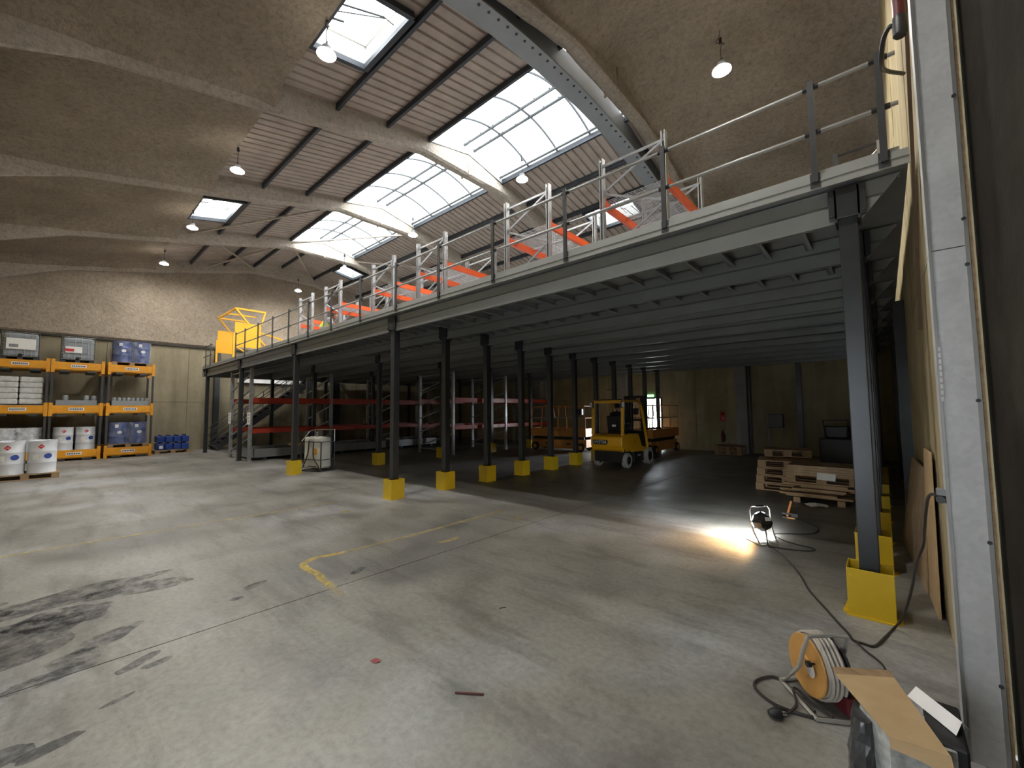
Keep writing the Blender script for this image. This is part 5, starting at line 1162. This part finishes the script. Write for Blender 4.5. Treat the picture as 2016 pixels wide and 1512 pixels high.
for k, z in enumerate((0.0, 0.15, 0.30, 0.45)): wpallet((-1.35, 5.55, z), 0.05*k, 'empty wooden pallet, %s from the bottom of the stack behind the timber' % ORD[k], 1.0, 0.8, 'empty pallets behind the timber')
wpallet((-1.42, 5.95, 0.62), 0.2, 'empty wooden pallet lying askew on top of the pallet stack', 0.8, 0.6)
for k, z in enumerate((0.0, 0.15)): wpallet((-4.02, 11.95, z), 0, '%s pallet of the low stack at the back wall' % ('lower', 'upper')[k], 0.85, 0.7, 'pallets at the back wall')
mc = thing('control_cabinet', 'black cabinet on a thin pale post at the back', 'cabinet', (-2.28, 9.0, 0))
MB().box(0.02, 0.36, -0.12, 0.12, 1.08, 1.45).build('cabinet', BLACK, mc, bevel=0.01); MB().cyl((0, 0, 0), (0, 0, 1.35), 0.022).build('post', MGREY, mc); MB().box(-0.15, 0.15, -0.15, 0.15, 0, 0.02).build('base', DGREY, mc); MB().bar((0, 0, 1.25), (0.05, 0, 1.25), 0.03).build('bracket', DGREY, mc)
mg = thing('pallet_truck', 'dark machine standing in the shade near the pale wall', 'machine', (-0.78, 9.0, 0))
MB().box(-0.34, 0.34, -0.4, 0.4, 0.12, 0.85).build('body', BLACK, mg, bevel=0.03); MB().box(-0.26, 0.26, -0.15, 0.3, 0.85, 1.15).build('hood', BLACK, mg, bevel=0.03); MB().tube([(-0.2, -0.3, 0.85), (-0.25, -0.4, 1.30), (0.25, -0.4, 1.30), (0.2, -0.3, 0.85)], 0.018, 6).build('handle', DGREY, mg)
for x in (-0.26, 0.26):
    for y in (-0.3, 0.3): MB().lathe([(0.03, -0.04), (0.12, -0.04), (0.12, 0.04), (0.03, 0.04)], 14, (x, y, 0.12), 'x').build('wheel', TYRE, mg, True)
tag(MB().box(-9.3, -7.9, 0, 0.03, 0, 0.03).build('pipe_rail', DGREY, None, False, 0, (0, YB-0.06, 2.5)), 'thin dark conduit on the back wall above the exit door', 'conduit')

# ================================================================ SIGNS, DEBRIS
ex = thing('exit_sign', 'small lit green exit sign above the open door', 'sign', (-7.22, YB-0.06, 2.14))
MB().box(-0.14, 0.14, 0, 0.04, 0, 0.10).build('housing', EXITM, ex); MB().box(-0.10, -0.02, -0.004, 0, 0.02, 0.08).box(0.03, 0.11, -0.004, 0, 0.02, 0.08).build('pictogram', EXITW, ex)
fs = thing('fire_sign', 'red and white fire point sign on the back wall', 'sign', (-4.43, YB-0.02, 1.15))
MB().box(-0.09, 0.09, 0, 0.012, 0, 0.17).build('lower_plate', REDL, fs); MB().box(-0.09, 0.09, 0, 0.012, 0.18, 0.36).build('upper_plate', REDL, fs)
MB().lathe([(0.0, -0.003), (0.05, -0.003)], 16, (0.0, 0, 0.27), 'y').build('pictogram', PAPER, fs); MB().prism([(-0.04, 0.12), (0.06, 0.12), (0.01, 0.05)], -0.003, 0, 'y').build('arrow', PAPER, fs)
nb = thing('notice_board', 'framed grey notice on the back wall left of the exit sign', 'notice', (-7.98, YB-0.02, 1.88)); MB().box(-0.18, 0.18, 0, 0.015, 0, 0.42).build('board', MGREY, nb); MB().box(-0.1, 0.1, -0.003, 0, 0.1, 0.3).build('print', BLACK, nb)
fe = thing('fire_extinguisher', 'slim dark extinguisher standing below the fire sign', 'extinguisher', (-4.42, YB-0.16, 0.36)); MB().lathe([(0.03, 0), (0.06, 0.02), (0.06, 0.34), (0.025, 0.40), (0.02, 0.45)], 14).build('cylinder', REDP, fe, True); MB().bar((0, 0, 0.45), (0.08, 0, 0.47), 0.02).build('handle', BLACK, fe); MB().box(-0.05, 0.05, 0.05, 0.16, 0.05, 0.3).build('wall_bracket', DGREY, fe)
tag(MB().add([(0, 0, 0), (0.055, 0.01, 0), (0.06, 0.05, 0.006), (0.01, 0.04, 0.004)], [(0, 1, 2, 3)]).build('plastic_scrap', mat('scrap_red', (0.26, 0.03, 0.025), 0.6), None, False, 0, (-2.40, -2.91, 0.003)), 'small dark red scrap on the foreground floor', 'scrap')
tag(MB().bar((0, 0, 0.004), (0.135, 0.095, 0.006), 0.010, 0.006).build('wood_splinter', mat('splinter', (0.10, 0.025, 0.02), 0.7), None, False, 0, (-1.75, -2.745, 0)), 'thin dark splinter lying on the foreground floor', 'splinter')
tag(MB().bar((0, 0, 0.003), (0.03, 0.05, 0.004), 0.006, 0.005).build('wood_splinter', MATS['splinter'], None, False, 0, (-2.26, -1.85, 0)), 'tiny dark sliver on the floor in front of the yellow curve', 'splinter')
